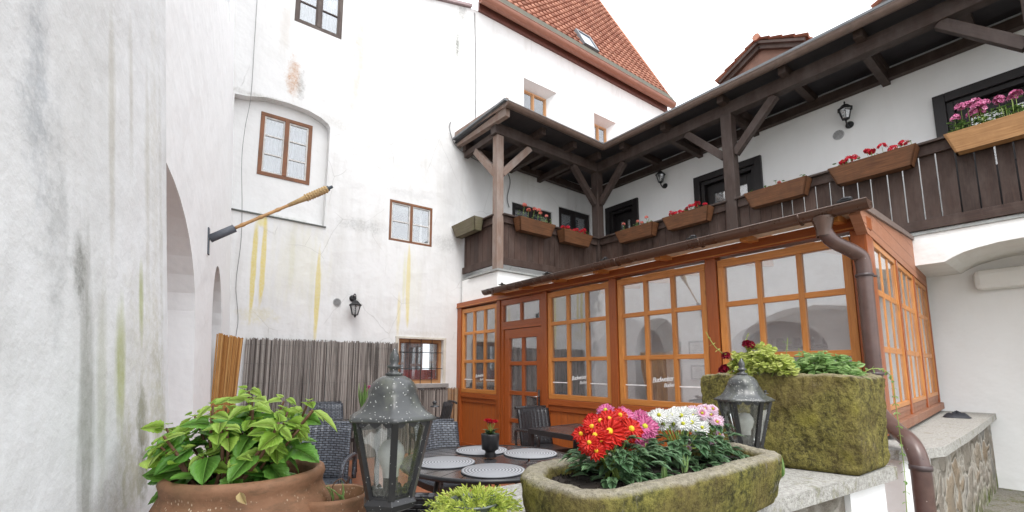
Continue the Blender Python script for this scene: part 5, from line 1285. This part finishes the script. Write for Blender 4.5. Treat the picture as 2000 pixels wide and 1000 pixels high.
basin('b', [(2.08,.562),(2.42,.547),(2.48,1.10),(1.955,1.12)], -.398, -.025, .055, .05, m_trough2, tr2, .013, .97, 5, nz=22, corner=.10)

# chrysanthemums
def mum(p, nrm, r, pet, cen, t, layers=2, npt=18, rng=rnd, cr=.22):
    nrm = V(nrm).normalized(); a = nrm.orthogonal().normalized(); b = nrm.cross(a); m = MB()
    for L_ in range(layers):
        for k in range(npt):
            an = 2*math.pi*(k+.5*L_)/npt+rng.uniform(-.06,.06); d = a*math.cos(an)+b*math.sin(an)+nrm*(.12+.22*L_+rng.uniform(-.08,.08))
            m.leaf(p+nrm*.001*L_, d, nrm, r*(1-.14*L_)*rng.uniform(.92,1.06), r*(.32 if npt > 14 else .38), 5, rng.uniform(.05,.3), .35, shape=1.3)
    o = m.build('flower_head', pet, t, recalc=False)
    c = MB(); q = []; 
    c.tube([p+nrm*.0, p+nrm*.004, p+nrm*.008, p+nrm*.0105], [r*cr, r*cr*1.0, r*cr*.75, r*cr*.25], 14); c.build('flower_centre', cen, o)
def mums(label, base, pts, pet, cen, seed, layers=2, npt=18, nleaf=50, lr=.05, cr=.21):
    rng = random.Random(seed); base = V(base); t = thing('chrysanthemum', label, 'flowers', base, 'chrysanthemums in the low trough')
    pts = list(pts)+[(x+rng.uniform(-.03,.03), y+rng.uniform(.0,.05), z+rng.uniform(-.035,.012), r*rng.uniform(.6,.95)) for (x,y,z,r) in pts[::2]]
    for (x, y, z, r) in pts:
        p = V((x,y,z)); n_ = V((-x,-y,-z)).normalized()*.75+V((rng.uniform(-.45,.45), rng.uniform(-.45,.45), rng.uniform(.25,.7)))
        mum(p, n_, r, pet, cen, t, layers, npt, rng, cr)
        MB().tube(smooth_path([base+V((rng.uniform(-.02,.02),rng.uniform(-.02,.02),0)), (base+p)/2+Z_*.01, p], 3), .0022, 5).build('stalk', l_gstem, t)
    f = MB()
    for _ in range(nleaf):
        a = rng.uniform(0,6.28); rr__ = rng.random()**.6*lr*1.1; h_ = rng.uniform(.0,.115)*(1-.40*rr__/lr); p = base+V((math.cos(a)*rr__, math.sin(a)*rr__, h_))
        d = V((math.cos(a),math.sin(a),rng.uniform(-.1,.6))); L_ = rng.uniform(.036,.058)
        sd_ = d.cross(Z_).normalized()
        f.leaf(p, d, Z_, L_, L_*.5, 7, .5, .2, .3, .6)
        for sg in (.6,-.6): f.leaf(p+d.normalized()*L_*.3, d+sd_*sg, Z_, L_*.5, L_*.24, 5, .3, .2, .3, .6)
    f.build('foliage', l_mum, t, recalc=False)
RED_P = [(.899,.759,-.155,.043),(.973,.751,-.154,.037),(.859,.769,-.163,.030),(.822,.754,-.175,.024),(.917,.775,-.129,.033),(.896,.785,-.133,.028),(1.053,.80,-.198,.022),(.99,.78,-.186,.030),(.896,.791,-.189,.025),(.963,.778,-.122,.026),(.863,.787,-.144,.026),(.84,.75,-.195,.024)]
PNK_P = [(1.046,.762,-.155,.040),(.993,.785,-.128,.036),(.935,.80,-.110,.026),(1.062,.79,-.137,.030),(1.119,.801,-.178,.023),(1.058,.795,-.181,.025)]
WHT_P = [(1.178,.793,-.158,.024),(1.231,.793,-.165,.023),(1.224,.757,-.161,.023),(1.28,.764,-.161,.026),(1.143,.783,-.133,.023),(1.211,.789,-.138,.025),(1.279,.796,-.143,.026),(1.345,.798,-.147,.025),(1.315,.75,-.178,.022),(1.363,.781,-.159,.023),(1.179,.785,-.140,.021),(1.25,.81,-.135,.022),(1.32,.81,-.137,.022)]
VAR_P = [(1.36,.776,-.140,.025),(1.424,.783,-.150,.026),(1.417,.76,-.170,.024),(1.473,.79,-.190,.022),(1.50,.797,-.175,.022),(1.402,.788,-.130,.022),(1.438,.783,-.132,.022),(1.47,.80,-.155,.022),(1.445,.77,-.212,.020),(1.24,.755,-.212,.012),(1.25,.76,-.232,.010)]
ZS = -.275
mums('big orange red chrysanthemums with yellow centres at left end of low trough', (.93,.775,ZS), [(x,y,z,r*1.03) for x,y,z,r in RED_P], p_red, p_cen, 31, 2, 13, 110, .085)
mums('magenta pink chrysanthemums between the red and white ones in low trough', (1.05,.785,ZS), PNK_P, p_mag, p_ceng, 32, 3, 20, 60, .075, .22)
mums('cluster of small white daisy-like chrysanthemums with green centres in low trough', (1.25,.785,ZS), [(x,y,z,r*1.12) for x,y,z,r in WHT_P], p_wht, p_ceng, 33, 2, 16, 130, .095, .22)
mums('pink and white striped chrysanthemums at right end of low trough', (1.43,.785,ZS), VAR_P, p_var, p_ceng, 34, 3, 18, 60, .065, .2)
def sprig(loc, label, n, L, w, lm, seed, arch=False, name='weed'):
    rg = random.Random(seed); loc = V(loc); f = MB()
    for i in range(n):
        a = rg.uniform(0, 6.28); f.leaf(loc, V((math.cos(a)*.4, math.sin(a)*.4, 1)), V((math.cos(a), math.sin(a), .1)), L*rg.uniform(.6,1), w, 8, rg.uniform(.1,.5), .3)
    tag(f.build(name, lm, recalc=False), label, 'weed')
sprig((.985,.665,-.28), 'two thin grass blades arching over front rim of low trough', 5, .06, .006, l_mint, 1, name='grass_tuft')
sprig((1.125,.70,-.28), 'single short upright green blade in soil of low trough', 2, .055, .012, l_mint, 2, name='grass_tuft')
sprig((1.86,.76,-.40), 'fresh green weed growing beside foot of the small lantern', 7, .085, .020, l_mint, 3)


# bucket with sedum
bk_ = V((.612,.925,-.395))
bt_ = thing('metal_bucket', 'small galvanised bucket crowded with yellow green sedum', 'bucket', bk_)
mb = MB(); mb.lathe(bk_, [(.001,.0),(.044,0),(.046,.004),(.058,.080),(.061,.086),(.064,.088),(.061,.092),(.057,.088),(.055,.07)], 32); mb.build('bucket', flat('galvanised_metal', (.16,.18,.16), .35, .6, bump=.2, speck=((.5,.52,.5), 40, .1, 12, (.08,.09,.08))), bt_)
mb = MB(); mb.lathe(bk_, [(.001,.066),(.056,.064)], 20); mb.build('soil', m_soil, bt_)
mb = MB(); mb.tube([bk_+V((.062*math.cos(a), .062*math.sin(a), .083-.018*math.sin(a/1.0)**2)) for a in [math.pi*i/12+3.6 for i in range(13)]], .0018, 6); mb.build('handle', m_steel, bt_)
sdm = thing('sedum', 'bright yellow green sedum spilling over the metal bucket', 'plant', bk_+Z_*.07); rg = random.Random(21)
lf = MB(); stm = MB()
for i in range(150):
    a = rg.uniform(0,6.28); r0 = rg.random()**.5*.05; base = bk_+V((math.cos(a)*r0, math.sin(a)*r0, .068))
    out = rg.uniform(.0,.055)+r0*.5; hh = rg.uniform(.015,.062)*(1-.35*r0/.05)
    top = base+V((math.cos(a)*out, math.sin(a)*out, hh-.25*out)); path = smooth_path([base, base.lerp(top,.5)+Z_*.008, top], 3)
    stm.tube(path, .0011, 4, cap=False); n_ = rg.randint(8,12)
    d = (path[-1]-path[-3]).normalized()
    for k in range(n_):
        tt = .45+.55*k/n_; p = base.lerp(top, tt)+Z_*.008*(1-abs(2*tt-1)); an = k*2.4; s1 = d.orthogonal().normalized(); s1 = Matrix.Rotation(an,3,d) @ s1
        lf.leaf(p, s1*.9+d*.6, d, .013+.004*rg.random(), .0050, 3, -.2, .1, shape=.9)
lf.build('foliage', l_sed, sdm, recalc=False); stm.build('stem', l_gstem, sdm)
# pebbled mortar lump beside bucket


# plants in tall trough
def bush(name, label, c, rx_, ry_, h, n, L, w, lm, seed, cat='plant', stemm=l_gstem, round_=False):
    rg = random.Random(seed); c = V(c); t = thing(name, label, cat, c); f = MB(); s = MB()
    for i in range(n):
        a = rg.uniform(0,6.28); r = rg.random()**.5; top = c+V((math.cos(a)*rx_*r, math.sin(a)*ry_*r, h*(1-.5*r*r)*rg.uniform(.35,1)))
        base = c+V((math.cos(a)*rx_*r*.4, math.sin(a)*ry_*r*.4, -.01))
        if i % 3 == 0: s.tube([base, top], .0014, 4, cap=False)
        if round_:
            for k in range(5):
                an = k*1.05-2.1+a; f.leaf(top, V((math.cos(an),math.sin(an),rg.uniform(-.3,.5))), Z_*.5+V((rg.gauss(0,.5)-.5,rg.gauss(0,.5)-.4,0)), L, L*.85, 4, .2, .2, .1, shape=.9)
        else:
            k0 = rg.uniform(0,3)
            for lvl in range(3):
                for sg in (0, math.pi):
                    an = k0+lvl*1.57+sg; f.leaf(top-Z_*.012*lvl, V((math.cos(an),math.sin(an),rg.uniform(.0,.5))), Z_*.8+V((rg.gauss(0,.4)-.45,rg.gauss(0,.4)-.4,0)), L*(.6+.25*lvl), w, 6, .35, .25, .12, .6)
    f.build('foliage', lm, t, recalc=False); s.build('stem', stemm, t); return t
bush('coral_bells', 'lime green bushy plant at left end of the tall mossy trough', (2.06,.90,-.06), .08, .14, .17, 150, .025, .02, l_lime, 41, round_=True)
bush('periwinkle', 'fresh green leafy plant along right half of the tall mossy trough', (2.20,.72,-.05), .10, .14, .13, 80, .045, .019, l_mint, 42)
bush('periwinkle', 'sparse green shoots in middle of the tall mossy trough', (2.17,.86,-.07), .06, .06, .08, 22, .035, .014, l_mint, 43)
def twig(name, label, pts, n, L, lm, seed, r=.0016, cat='plant', flowers=(), fm=None):
    rg = random.Random(seed); path = smooth_path(pts, 8); t = thing(name, label, cat, pts[0]); MB().tube(path, r, 5, cap=False).build('stem', l_gstem, t); f = MB()
    for i in range(n):
        k = 2+int((len(path)-3)*i/n); p = path[k]; d = (path[k+1]-path[k-1]).normalized(); s1 = Matrix.Rotation(rg.uniform(0,6.28), 3, d) @ d.orthogonal().normalized()
        for sg in (1,-1): f.leaf(p, s1*sg+d*.4, Z_+s1*.1, L*rg.uniform(.6,1.1), L*.55, 4, .3, .2, shape=.8)
    f.build('foliage', lm, t, recalc=False)
    for p in flowers:
        m = MB(); rg2 = random.Random(seed)
        cluster(m, V(p), .014, 16, .016, rg2); m.build('flower_head', fm, t, recalc=False)
    return t
twig('snapdragon', 'spindly arching plant with dark red flowers at left of tall mossy trough', [(2.02,.97,-.06),(2.02,1.0,.03),(2.00,1.06,.10),(2.00,1.10,.17)], 7, .022, l_lime, 1, flowers=((2.03,.93,.105),(2.03,.915,.10),(2.02,1.02,.055),(2.02,1.03,.0),(2.02,1.04,-.01)), fm=p_dkr)
twig('wild_shoot', 'thin upright shoot standing in lime plant of tall trough', [(2.05,.93,-.06),(2.05,.935,.05),(2.04,.94,.11),(2.05,.93,.155)], 8, .018, l_lime, 2)
twig('wild_shoot', 'tall thin shoot with paired leaves in middle of tall trough', [(2.20,.84,-.07),(2.19,.84,.03),(2.20,.835,.10),(2.20,.83,.135)], 4, .024, l_mint, 3)
twig('wild_shoot', 'second thin shoot, just right of the tallest one in tall trough', [(2.23,.80,-.07),(2.23,.80,.03),(2.23,.80,.09)], 4, .026, l_mint, 4)
twig('creeper', 'thin creeper trailing down from right end of the tall mossy trough', [(2.40,.66,-.05),(2.46,.60,.0),(2.52,.555,-.03),(2.53,.550,-.15),(2.525,.545,-.30),(2.53,.545,-.45),(2.52,.55,-.62),(2.53,.55,-.80)], 26, .020, l_mint, 5)
